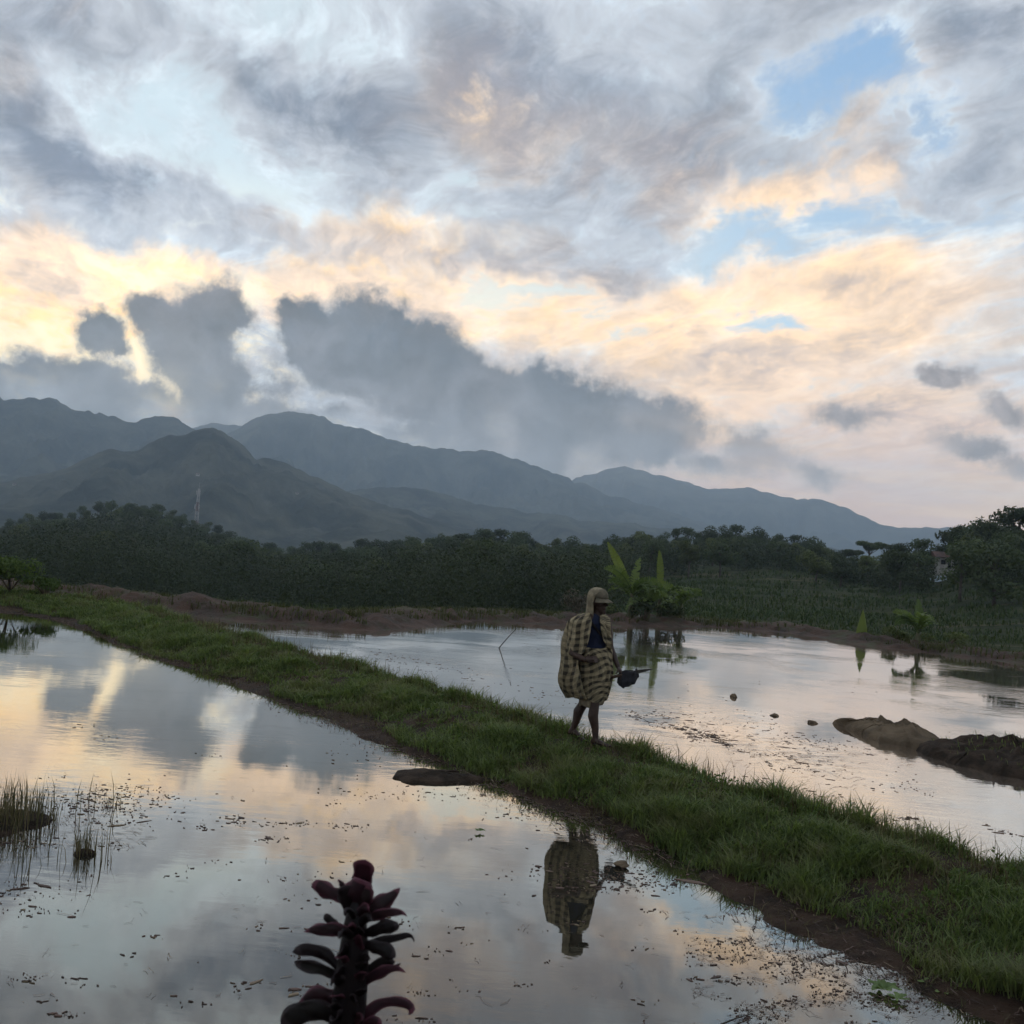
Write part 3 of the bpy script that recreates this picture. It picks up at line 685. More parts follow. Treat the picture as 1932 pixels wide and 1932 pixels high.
p = aty(158, 1133, 150.0); house((p[0], p[1], p[2]), face_cam(p), 2.6, 2.4, 1.7, 'tiny pale hut at the foot of the wooded hill', 1)
for k, (px, py, lb) in enumerate([(373, 896, 'distant pale house on the dark peak straight above the mast'), (560, 932, 'distant pale house on the long slope of the dark peak'), (27, 915, 'distant pale house low on the flank of the dark peak')]):
    p = on_ground(px, py, 880, 1560, 1.0, RIDGES['peak'][0]); house((p[0], p[1], p[2] - .5), face_cam(p), 4.4, 3.8, 1.9, lb, 2)

MAST_R = simple('mast_red', (.20, .06, .05), (.15, .05, .045), 2, .6); MAST_W = simple('mast_white', (.42, .43, .44), (.36, .36, .37), 2, .6)
def mast():
    a = azel(370, 990)[0]; r = float(tree_r(a)) * 1.0; b = EYE + ray(370, 988) * (r / math.cos(azel(370, 988)[1])); x, y = b[0], b[1]; z0 = float(ground_z(x, y)); top = EYE[2] + r * math.tan(azel(372, 922)[1])
    e = empty('telecom_mast', (x, y, z0)); h = top - z0; n = 10
    for sx, sy in ((-1, -1), (1, -1), (1, 1), (-1, 1)):
        MB().tube([(sx * .75, sy * .75, -.3), (sx * .28, sy * .28, h)], [.08, .05], 6).build('leg', MAST_W, e)
    for k in range(n):
        z1, z2 = h * k / n, h * (k + 1) / n; w1, w2 = 0.75 - .47 * k / n, 0.75 - .47 * (k + 1) / n; m = MB()
        for s in range(4):
            c = [(-1, -1), (1, -1), (1, 1), (-1, 1)]; A, B = c[s], c[(s + 1) % 4]
            m.tube([(A[0] * w1, A[1] * w1, z1), (B[0] * w2, B[1] * w2, z2)], .035, 4); m.tube([(B[0] * w1, B[1] * w1, z1), (A[0] * w2, A[1] * w2, z2)], .035, 4)
            m.tube([(A[0] * w2, A[1] * w2, z2), (B[0] * w2, B[1] * w2, z2)], .04, 4)
        m.build('brace', MAST_R if k in (5, 6, 2) else MAST_W, e)
    for s, q in ((-1, .97), (1, .97), (0, .97), (-1, .66), (1, .66)):
        w = 0.75 - .47 * q; MB().box((s * (w + .3), -w - .25, h * q - .9), (.25, .2, 1.6)).build('antenna_panel', MAST_W, e, False)
    MB().tube([(0, 0, h), (0, 0, h + 2.2)], .05, 5).build('lightning_rod', MAST_W, e)
    tag(e, 'slender white lattice telecom mast standing on the wooded hill', 'mast')
mast()

# ------------------------------------------------------------------ banana plants and shrubs
BAN = foliage('banana_leaf', (.075, .115, .036), (.125, .165, .052), .4, island=False, rough=.45, rand=.18)
BAN_Y = foliage('banana_leaf_young', (.115, .150, .040), (.155, .190, .052), .42, island=False, rough=.4, rand=.1)
BSTEM = simple('banana_stem', (.10, .11, .05), (.07, .055, .03), 3, .6)
def banana_leaf(root, base, az, tilt, L, W, droop, mat, torn=.5, seed=0, fold=.35, face=False):
    """arching blade with a midrib; both halves fold up a little and are torn along the veins"""
    rg = np.random.default_rng(seed); n = 20; V = []; F = []
    d = np.array([math.cos(az), math.sin(az), 0]); sd = np.array([-math.sin(az), math.cos(az), 0]); p = np.array(base, float); ang = tilt; pts = []
    for i in range(n + 1):
        pts.append(p.copy()); p = p + (d * math.cos(ang) + np.array([0, 0, 1.]) * math.sin(ang)) * L / n; ang -= droop / n * (0.4 + 1.2 * i / n)
    pts = np.array(pts); stalk = 3
    for side in (-1, 1):
        for i in range(stalk, n):
            u0, u1 = (i - stalk) / (n - stalk), (i + 1 - stalk) / (n - stalk)
            wf = lambda u: W * .5 * max(.04, math.sin(math.pi * min(1, max(0, u)) ** .8) ** .6)
            gap = rg.uniform(0, .45) * torn; dn = rg.uniform(-.2, .5) * torn; o = len(V)
            a0, a1 = pts[i], pts[i + 1]; t0 = a1 - a0
            S3, U3 = sd, np.array([0, 0, 1.])
            if face: S3 = np.cross(t0, [0, -1., .0]); S3 /= np.linalg.norm(S3) + 1e-9; U3 = np.array([0, -1., 0])
            for (q, u, k) in ((a0, u0, 0), (a1, u1, 1)):
                V.append(q); e = q + S3 * side * wf(u) * math.cos(fold) + U3 * wf(u) * (math.sin(fold) - dn * 1.2) + t0 * (.5 * gap * (1 if k == 0 else -1) * (1 if i > stalk else 0)) + t0 * .5
                V.append(e)
            F.append((o, o + 1, o + 3, o + 2))
    l = obj('leaf', V, F, mat, root, True)
    MB().tube(pts, [W * .05 * (1 - .85 * i / n) + .004 for i in range(n + 1)], 5).build('midrib', mat, l)
    return l
def banana(loc, h, leaves, label, seed, s=1.0, mat=BAN):
    e = empty('banana_plant', loc); e.scale = (s, s, s)
    MB().tube([(0, 0, -.3), (.02, .01, h * .5), (0, 0, h)], [.11, .09, .05], 9).build('stem', BSTEM, e)
    rgb = np.random.default_rng(seed + 500)
    extra = [(rgb.uniform(0, 360), rgb.uniform(42, 72), rgb.uniform(.9, 1.5), rgb.uniform(.26, .36), rgb.uniform(80, 130), None) for _ in range(9)]
    for k, (az, tilt, L, W, dr, m_) in enumerate(leaves + extra):
        banana_leaf(e, (0, 0, h - .1 * (k % 3)), R(az), R(tilt), L, W, R(dr), m_ or mat, 1.3 if m_ is None else .8, seed + k, .35, m_ is BAN_Y or k % 3 == 0)
    return tag(e, label, 'banana plant', 'banana plants on the far bank')
_fba = np.arctan2(FB[:, 0], FB[:, 1]); _fbr = np.hypot(FB[:, 0], FB[:, 1])
def beyond(px, off):
    """a point just past the far bank, in the direction of a photo column"""
    a = azel(px, 1150)[0]; r = float(np.interp(a, _fba, _fbr)) + off
    return (r * math.sin(a), r * math.cos(a))
# clump behind the person: az 0 = right, 180 = left, 90 = away, 270 = towards the camera
p = beyond(1190, 2.3); z = .12
banana((p[0], p[1], z), .85, [(176, 62, 1.8, .30, 4, BAN_Y), (60, 80, 1.35, .30, 30, None), (215, 50, 1.2, .38, 70, None), (300, 48, 1.1, .40, 80, None), (140, 55, 1.2, .4, 70, None), (20, 55, 1.1, .36, 85, None)], 'banana plant with one tall pale leaf leaning left', 1, 1.12)
p = beyond(1243, 2.4)
banana((p[0], p[1], z), .75, [(110, 86, 1.6, .26, 14, BAN_Y), (160, 55, 1.5, .40, 75, None), (10, 48, 1.0, .36, 80, None), (250, 50, 1.1, .38, 85, None), (330, 60, 1.0, .36, 75, None)], 'banana plant with an upright yellow-green leaf', 21, 1.1)
p = beyond(1285, 2.6)
banana((p[0], p[1], z), .65, [(15, 56, 1.0, .30, 60, None), (60, 65, 1.0, .28, 45, None), (200, 45, .9, .3, 85, None), (290, 50, .8, .3, 80, None)], 'small drooping banana plant with ragged leaves', 41)
p = beyond(1222, 1.8)
banana((p[0], p[1], z), .5, [(90, 75, 1.1, .32, 40, None), (190, 45, .8, .3, 90, None), (350, 45, .8, .3, 90, None), (270, 40, .7, .3, 80, None)], 'low dark banana plant at the heart of the clump', 61)
p = beyond(1629, 2.0)
e = empty('banana_sucker', (p[0], p[1], .16)); MB().tube([(0, 0, -.2), (0, 0, .35)], [.05, .03], 8).build('stem', BSTEM, e)
_V = []; _F = []
for i in range(9):
    u = i / 8; w = .21 * (1 - u) ** .8 * (1 if u > .0 else .9) + .008; zz = .18 + u * .82
    for k in range(7): a_ = math.pi * (k / 6 - .5) * 1.15; _V.append((math.sin(a_) * w, -math.cos(a_) * w * .45 + .02, zz + (abs(k - 3) * -.02)))
for i in range(8):
    for k in range(6): _F.append((i * 7 + k, i * 7 + k + 1, (i + 1) * 7 + k + 1, (i + 1) * 7 + k))
obj('leaf', _V, _F, BAN_Y, e); tag(e, 'bright yellow-green rolled leaf of a young banana shoot', 'banana shoot')
p = beyond(1735, 2.2)
banana((p[0], p[1], .12), .55, [(80, 80, 1.05, .30, 20, BAN), (120, 60, 1.0, .3, 50, None), (30, 60, .9, .28, 60, None), (200, 50, .9, .28, 70, None), (330, 50, .8, .28, 70, None), (260, 40, .7, .26, 60, None)], 'leafy banana plant standing apart beyond the bright young shoot', 81)

SHRUB = foliage('shrub_leaf', (.030, .055, .014), (.070, .105, .028), .3, rand=.25)
TWIG = simple('twig', (.12, .09, .06), (.07, .05, .035), 9, .9)
def shrub(loc, w, h, n, size, label, seed, mat=SHRUB, name='shrub', group=None):
    rg = np.random.default_rng(seed); e = empty(name, loc); cs, rs = [], []; mb = MB()
    for i in range(6):
        c = np.array([rg.uniform(-.4, .4) * w, rg.uniform(-.3, .3) * w, rg.uniform(.35, .75) * h]); cs.append(c); rs.append((w * .25, w * .25, h * .3)); mb.tube([(0, 0, -.1), c * .5, c], [.02, .015, .006], 5)
    mb.build('stem', TWIG, e); V, F = leaf_cloud(rg, np.array(cs), np.array(rs), n, size); link('foliage', mesh('foliage', V, F, False), mat, e)
    return tag(e, label, 'shrub', group)
SHRUB_L = foliage('shrub_leaf_light', (.050, .085, .020), (.115, .160, .045), .35, rand=.2)
p = aty(18, 1125, 26.0); shrub((p[0], p[1], .42), 1.5, .85, 1500, .075, 'bright green bush at the far end of the grassy dike', 3, SHRUB_L)
p = aty(-50, 1130, 25.6); shrub((p[0], p[1], .42), 1.6, .8, 1200, .075, 'green bush crowding the far end of the pond', 4, SHRUB_L)
p = aty(85, 1135, 26.0); shrub((p[0], p[1], .36), 1.1, .42, 900, .065, 'low dark bush where the dike meets the pond end', 6)
for k, (px, py, w, h, lb) in enumerate([(1215, 1150, 1.2, .8, 'dark leafy bush under the banana clump'), (1270, 1152, .9, .55, 'small bush at the foot of the drooping banana plant'), (1090, 1148, 1.3, .9, 'brownish dry bush left of the walking person'), (1140, 1148, 1.1, .7, 'dull green bush behind the walking person'), (1790, 1222, 1.5, .5, 'yellow-green low bush beyond the pond corner'), (1690, 1205, .9, .45, 'low grassy bush between the two small banana plants')]):
    p = beyond(px, 1.6 + .25 * k); shrub((p[0], p[1], .2), w, h, 420, .10, lb, 30 + k, simple('dry_leaf', (.09, .075, .05), (.05, .045, .03), 5) if k == 2 else (LEAF_MID if k > 2 else LEAF_DARK))

# ------------------------------------------------------------------ grass
GRASS = foliage('grass', (.058, .088, .031), (.178, .218, .082), .42, rand=0.0)
patchy(GRASS, (.20, .175, .09), 1.3)
STRAW = foliage('dry_grass', (.050, .042, .020), (.13, .105, .055), .25, rand=0.0)
def blades(base, h, w, lean, rg, bend=.5):
    n = len(base); a = rg.uniform(0, 2 * math.pi, n); dx, dy = np.cos(a), np.sin(a); sx, sy = -dy, dx
    l = lean * rg.uniform(.2, 1.2, n) * h; z0 = np.zeros(n); ww = w * rg.uniform(.6, 1.3, n)
    def pt(f, hf, wf):
        return np.stack([base[:, 0] + dx * l * f + sx * ww * wf, base[:, 1] + dy * l * f + sy * ww * wf, base[:, 2] + h * hf], 1)
    V = np.stack([pt(0, -.05, -.5), pt(0, -.05, .5), pt(.3, .55, -.42), pt(.3, .55, .42), pt(1, 1 - .25 * bend, 0)], 1).reshape(-1, 3)
    k = np.arange(n) * 5; F3 = np.concatenate([np.stack([k, k + 1, k + 3], 1), np.stack([k, k + 3, k + 2], 1), np.stack([k + 2, k + 3, k + 4], 1)])
    return V, F3
def dike_grass():
    rg = np.random.default_rng(3); N = 280000
    # more blades near the camera: weight the stations
    wt = 1 / np.clip(DK[:, 1], 4.5, 40) ** .75; wt[(DK[:, 0] < -22) | (DK[:, 1] < 3.5)] = 0; wt /= wt.sum()
    i = rg.choice(len(DK), N, p=wt); s = .03 + .95 * rg.uniform(0, 1, N) ** .95
    # ragged lower limit of the turf
    lim = .07 + fbm(_sl[i] * .8, s * 0, 3, 91) * .26 - .06 * (DK[i, 1] < 8); ok = s > lim; i, s = i[ok], s[ok]
    jit = rg.uniform(-.06, .06, (len(i), 2)); w = dike_w(DK[i, 1]); P = DK[i] + DN[i] * (w * s)[:, None] + jit
    z = dike_z(s, i); cl = fbm(P[:, 0] * 2.6, P[:, 1] * 2.6, 4, 55, .6)
    h = np.clip((.066 + .20 * cl + .09 * rg.uniform(0, 1, len(i)) ** 3), 0.02, .34) * (1 + .5 * sstep(s, .8, .95)) * (1 - .6 * sstep(s, .58, .66) * sstep(-s, -.84, -.76))
    far = np.interp(P[:, 1], [5, 12, 28], [.008, .012, .022])
    V, F = blades(np.stack([P[:, 0], P[:, 1], z - .01], 1), h, far, 1.15, rg)
    tag(link('grass', mesh('grass', V, F, False), GRASS), 'thick green grass covering the dike between the ponds', 'grass', kind='stuff')
    # sparse tall stems with seed heads on the far shoulder
    n = 2600; i = rg.choice(len(DK), n, p=wt); s = rg.uniform(.66, 1.0, n); P = DK[i] + DN[i] * (dike_w(DK[i, 1]) * s)[:, None]
    V, F = blades(np.stack([P[:, 0], P[:, 1], dike_z(s, i)], 1), rg.uniform(.12, .36, n), np.interp(P[:, 1], [5, 12, 28], [.004, .006, .012]), .5, rg)
    tag(link('grass_stems', mesh('grass_stems', V, F, False), STRAW), 'thin tall grass stems along the far shoulder of the dike', 'grass', kind='stuff')
    # trampled dry stuff at the water line of the near side
    n = 26000; i = rg.choice(len(DK), n, p=wt); s = rg.uniform(-.05, .42, n); P = DK[i] + DN[i] * (dike_w(DK[i, 1]) * s)[:, None]
    keep = fbm(P[:, 0] * 1.2, P[:, 1] * 1.2, 3, 66) > -.08; i, s, P = i[keep], s[keep], P[keep]
    V, F = blades(np.stack([P[:, 0], P[:, 1], dike_z(s, i)], 1), rg.uniform(.012, .05, len(i)), np.interp(P[:, 1], [5, 12, 28], [.005, .008, .014]), 2.6, rg)
    tag(link('dry_grass', mesh('dry_grass', V, F, False), STRAW), 'dry flattened grass along the muddy edge of the dike', 'grass', kind='stuff')
dike_grass()
def dike_weeds():
    rg = np.random.default_rng(23); wt = 1 / np.clip(DK[:, 1], 4.5, 40) ** .8; wt[(DK[:, 0] < -20) | (DK[:, 1] < 3.5)] = 0; wt /= wt.sum()
    n = 15000; i = rg.choice(len(DK), n, p=wt); s = rg.uniform(.1, .98, n); P = DK[i] + DN[i] * (dike_w(DK[i, 1]) * s)[:, None]; k = fbm(P[:, 0] * 1.1, P[:, 1] * 1.1, 3, 123) > .02; i, s, P = i[k], s[k], P[k]
    V, F = blades(np.stack([P[:, 0], P[:, 1], dike_z(s, i) + .01], 1), rg.uniform(.05, .17, len(i)), np.interp(P[:, 1], [5, 12, 28], [.005, .008, .014]), 1.4, rg)
    tag(link('dead_grass', mesh('dead_grass', V, F, False), STRAW), 'dead straw-coloured grass mixed into the green of the dike', 'grass', kind='stuff')
    n = 420; i = rg.choice(len(DK), n, p=wt); s = rg.uniform(.2, .95, n); P = DK[i] + DN[i] * (dike_w(DK[i, 1]) * s)[:, None]; z = dike_z(s, i)
    C = np.stack([P[:, 0], P[:, 1], z + .06], 1); r = rg.uniform(.05, .13, n); V, F = leaf_cloud(rg, C, np.stack([r, r, r * .8], 1), 11000, np.interp(P[:, 1], [5, 12, 28], [.022, .03, .05]))
    tag(link('weeds', mesh('weeds', V, F, False), SHRUB_L), 'low broad-leaved weeds scattered through the dike grass', 'weeds', kind='stuff')
dike_weeds()
def far_grass():
    rg = np.random.default_rng(13); n = 46000; i = rg.integers(0, len(FB), n); s = rg.uniform(.55, 4.2, n)
    ok = fbm(FB[i, 0] * .35, s * .6, 3, 19) > -.12 - .05 * (s - 1.5); i, s = i[ok], s[ok]; P = FB[i] + FBN[i] * s[:, None]
    z = np.interp(s, [.5, .8, 1.1, 1.5, 2.1, 2.8, 4, 6], [.18, .33, .42, .42, .38, .26, 0, -1]) * np.interp(FB[i, 0], [-14, -9, -4, 0, 6, 14], [.62, .62, .6, .5, .40, .42])
    V, F = blades(np.stack([P[:, 0], P[:, 1], z - .04], 1), rg.uniform(.08, .3, len(i)), .028, .6, rg)
    tag(link('grass', mesh('grass', V, F, False), foliage('bank_grass', (.040, .050, .018), (.090, .088, .036), .25, rand=0)), 'olive grass along the top of the far muddy bank', 'grass', kind='stuff')
    n = 60000; a = rg.uniform(-.32, .56, n); r = 36 * (150 / 36) ** rg.uniform(0, 1, n) ** .8; x, y = r * np.sin(a), r * np.cos(a); ok = (r < tree_r(a) * .9) & (fbm(x * .12, y * .5, 3, 29) > -.04); x, y, r = x[ok], y[ok], r[ok]
    V, F = blades(np.stack([x, y, ground_z(x, y)], 1), rg.uniform(.15, .5, len(x)) * np.interp(r, [36, 120], [.7, 1.3]), .0013 * r, .8, rg)
    tag(link('crops', mesh('crops', V, F, False), foliage('crop_leaf', (.022, .042, .014), (.062, .080, .030), .25, rand=0)), 'low green crops and weeds covering the fields beyond the pond', 'field', kind='stuff')
far_grass()

# ------------------------------------------------------------------ mud islands, rocks, sticks
ROCK = simple('brown_rock', (.150, .112, .074), (.080, .060, .040), 2.2, .95, .8, 14, spec=.08)
WETMUD = simple('dark_mud', (.052, .037, .027), (.022, .017, .013), 5, .9, 1.0, 22, spec=.08)
def mound(name, outline, zoff, hmax, mat, label, seed, parent=None, power=.55, cat='mound', zw=0.0):
    """low mound whose waterline follows the given ground polygon"""
    O = resample(np.array(outline + outline[:1]), .08); c = O.mean(0); n = len(O); V = []; F = []; K = 18
    for k in range(K):
        f = 1 - k / K; P = c + (O - c) * (f if k else 1.06); z = zw + (hmax * (1 - f ** 2) ** power if k else -.12)
        P = P + np.stack([fbm(O[:, 0] * 4, O[:, 1] * 4, 4, seed + 3, .6), fbm(O[:, 0] * 4 + 9, O[:, 1] * 4, 4, seed + 4, .6)], 1) * .17 * f
        z = z + fbm(P[:, 0] * 3.1, P[:, 1] * 3.1, 5, seed, .62) * hmax * .95 * (k > 0) * (1 - f + .25)
        V.append(np.stack([P[:, 0], P[:, 1], np.broadcast_to(z, (n,))], 1))
    V = np.concatenate(V + [np.array([[c[0], c[1], zw + hmax]])]); e = len(V) - 1
    for k in range(K - 1):
        for i in range(n): j = (i + 1) % n; F.append((k * n + i, k * n + j, (k + 1) * n + j, (k + 1) * n + i))
    for i in range(n): F.append(((K - 1) * n + i, (K - 1) * n + (i + 1) % n, e))
    o = obj(name, V, F, mat, parent)
    if parent is None: tag(o, label, cat)
    return o
G = lambda *pts: [onz(*q)[:2] for q in pts]
mound('mud_mound', G((716, 1458), (750, 1474), (800, 1483), (860, 1491), (915, 1493), (945, 1478), (950, 1466), (900, 1456), (840, 1450), (770, 1448)), 0, .05, WETMUD, 'flat dark mud patch in the near water beside the dike', 4)
isl = empty('mud_island', (0, 0, 0))
mound('rock', G((1568, 1364), (1620, 1391), (1680, 1408), (1740, 1425), (1790, 1432), (1800, 1410), (1740, 1385), (1660, 1370)), 0, .20, ROCK, None, 14, isl, .55, zw=.02)
mound('mud', G((1735, 1424), (1762, 1440), (1800, 1450), (1850, 1462), (1932, 1474), (2050, 1496), (2200, 1490), (2150, 1450), (2000, 1422), (1900, 1405), (1800, 1400), (1745, 1405)), 0, .22, WETMUD, None, 24, isl, .5, zw=.02)
_rg = np.random.default_rng(8); _me = bpy.data.objects['mud'].data; _co = np.array([v.co[:] for v in _me.vertices]); _co = _co[(_co[:, 2] > .12)]; _b = _co[_rg.integers(0, len(_co), 500)] + np.stack([_rg.normal(0, .05, 500), _rg.normal(0, .05, 500), np.full(500, -.02)], 1); _V, _F = blades(_b, _rg.uniform(.03, .11, 500), .01, .7, _rg)
tag(link('turf', mesh('turf', _V, _F, False), GRASS, isl), kind='stuff')
tag(isl, 'brown boulder joined to a dark mud island in the far pond', 'mud island')
def stone(px, py, w, h, label, seed):
    rg = np.random.default_rng(seed); c = onz(px, py); bm = bmesh.new(); bmesh.ops.create_icosphere(bm, subdivisions=2, radius=1)
    for v in bm.verts:
        k = 1 + .9 * float(fbm(v.co.x * 1.4 + seed, v.co.y * 1.4 + v.co.z, 3, seed)); v.co = Vector((v.co.x * k * w * .5, v.co.y * k * w * .4, max(-.5, v.co.z * k) * h))
    me = bpy.data.meshes.new('stone'); bm.to_mesh(me); bm.free(); o = link('stone', me, ROCK); o.location = (c[0], c[1], .02); o.rotation_euler = (0, 0, rg.uniform(0, 6)); return tag(o, label, 'stone')
stone(1386, 1318, .19, .065, 'pointed dark stone standing in the far pond', 2); stone(1460, 1353, .2, .04, 'flat dark stone between the pointed stone and the boulder', 5); stone(1533, 1367, .16, .03, 'small dark stone just off the boulder\'s tip', 9)
stone(1172, 1636, .15, .018, 'dark clod in the near water below the walking person', 12)
PALE = simple('white_oval', (.75, .73, .68), (.6, .58, .55), 8, .5)  # for the flattened white ball set on the mud island
_c = onz(1860, 1416, .17); _o = MB().ball((0, 0, 0), (.055, .05, .022), 12, 8).build('oval', PALE); _o.location = (_c[0], _c[1], .185); tag(_o, 'small white oval lying on the dark mud island', 'oval')
STK = simple('stick_bark', (.06, .05, .04), (.035, .03, .025), 10, .9)
def stick(pts, r, label):
    o = MB().tube([tuple(np.array(q) - np.array(pts[0])) for q in pts], [r * (1 - .5 * i / (len(pts) - 1)) for i in range(len(pts))], 6).build('stick', STK); o.location = pts[0]
    return tag(o, label, 'stick')
b0 = onz(936, 1229, -.1); b1 = onz(968, 1243); stick([b0, (b0[0] * .5 + b1[0] * .5 + .02, b0[1] * .5 + b1[1] * .5, .30), (b1[0], b1[1], .62)], .014, 'thin bare stick leaning out of the far pond')
b0 = onz(1877, 1466, -.1); stick([b0, (b0[0], b0[1] + .02, .26)], .022, 'short upright stake at the edge of the mud island')
b0 = onz(1905, 1476, -.1); stick([b0, (b0[0] + .01, b0[1], .16)], .02, 'stubby stake beside the taller stake by the mud island')
for (x1, y1, x2, y2, lb) in [(1350, 1937, 1420, 1912, 'thin twig afloat near the straw patch'), (1862, 1568, 1990, 1602, 'long pale twig floating on the far pond')]:
    a_, b_ = onz(x1, y1, .012), onz(x2, y2, .012); stick([a_, a_ * .5 + b_ * .5 + np.array([.01, .01, .004]), b_], .005, lb)

# reeds and tall grass standing in the near pond
REED = foliage('reed', (.060, .062, .030), (.17, .135, .075), .2, rand=0.0)
def tuft(px, py, rad, n, hmin, hmax, label, seed, mud=True, lean=.35, w=.007):
    rg = np.random.default_rng(seed); c = onz(px, py); e = empty('grass_tuft', (c[0], c[1], 0)); a = rg.uniform(0, 6.28, n); r = rad * np.sqrt(rg.uniform(0, 1, n)); b = np.stack([r * np.cos(a), r * np.sin(a) * .8, r * 0], 1)
    V, F = blades(b, rg.uniform(hmin, hmax, n) * (1 - .4 * r / rad), w, lean, rg, .3); link('blades', mesh('blades', V, F, False), REED, e)
    if mud:
        m = MB(); m.ball((0, 0, -.01), (rad * .9, rad * .75, .05), 16, 8); m.build('root_mat', WETMUD, e)
    return tag(e, label, 'grass tuft')
tuft(5, 1548, .42, 300, .14, .50, 'dense tall grass tuft standing in the near water', 1)
tuft(-70, 1560, .5, 240, .2, .5, 'grass tuft spreading beside the dense tuft', 7)
tuft(160, 1612, .09, 60, .08, .33, 'small brown grass tuft alone in the near water', 2, True, .3, .006)
tuft(212, 1520, .09, 26, .05, .18, 'wispy short tuft amid floating litter', 3, False, .6, .005)
def reeds():
    rg = np.random.default_rng(44); n = 70; b = np.array([onz(x, y) for x, y in zip(rg.uniform(-20, 215, n), rg.uniform(1500, 1650, n))]); V, F = blades(b, rg.uniform(.06, .34, n), .0055, .5, rg, .3)
    tag(link('reed_stems', mesh('reed_stems', V, F, False), REED), 'scattered thin reed stems standing in the near water', 'reeds', kind='stuff')
    n = 500; i = rg.choice(len(DK), n); i = i[(DK[i, 0] > -14) & (DK[i, 1] > 5)]; s = rg.uniform(-.22, .02, len(i)); P = DK[i] + DN[i] * s[:, None]
    V, F = blades(np.stack([P[:, 0], P[:, 1], P[:, 0] * 0 - .01], 1), rg.uniform(.04, .16, len(i)), .006, .7, rg)
    tag(link('reed_stems', mesh('reed_stems', V, F, False), REED), 'short stems poking from the water along the dike', 'reeds', kind='stuff')
reeds()

# ------------------------------------------------------------------ floating litter
LIT, tL, bL = material('litter'); _g = tL.node('ShaderNodeNewGeometry'); _cr = tL.node('ShaderNodeValToRGB'); tL.l.new(_g.outputs['Random Per Island'], _cr.inputs[0])
_cr.color_ramp.elements[0].color = (.040, .026, .020, 1); _cr.color_ramp.elements[1].color = (.22, .165, .10, 1)
_x = _cr.color_ramp.elements.new(.45); _x.color = (.095, .058, .044, 1); _x = _cr.color_ramp.elements.new(.8); _x.color = (.13, .08, .062, 1)
tL.l.new(_cr.outputs[0], bL.inputs['Base Color']); bL.inputs['Roughness'].default_value = .8
def chips(P, size, aspect, ang, rg, z, thick=.0035):
    n = len(P); k = 6; th = np.linspace(0, 2 * math.pi, k, endpoint=False); rr = rg.uniform(.55, 1.15, (n, k))
    lx = np.cos(th) * rr * size[:, None]; ly = np.sin(th) * rr * (size * aspect)[:, None]; c, s = np.cos(ang)[:, None], np.sin(ang)[:, None]
    X = P[:, :1] + lx * c - ly * s; Y = P[:, 1:2] + lx * s + ly * c; zt = z + thick * rg.uniform(.4, 1.4, (n, k))
    bot = np.stack([X * 1, Y * 1, np.full((n, k), z - .01)], -1); top = np.stack([X, Y, zt], -1); V = np.concatenate([top, bot], 1).reshape(-1, 3); F = []
    base = np.arange(n) * 2 * k; F6 = base[:, None] + np.arange(k)[None]; side = []
    tri = np.concatenate([np.stack([F6[:, 0], F6[:, j], F6[:, j + 1]], 1) for j in range(1, k - 1)])
    for j in range(k):
        j2 = (j + 1) % k; a, b, c_, d = base + j, base + j2, base + k + j2, base + k + j; side += [np.stack([a, d, c_], 1), np.stack([a, c_, b], 1)]
    return V, np.concatenate([tri] + side)
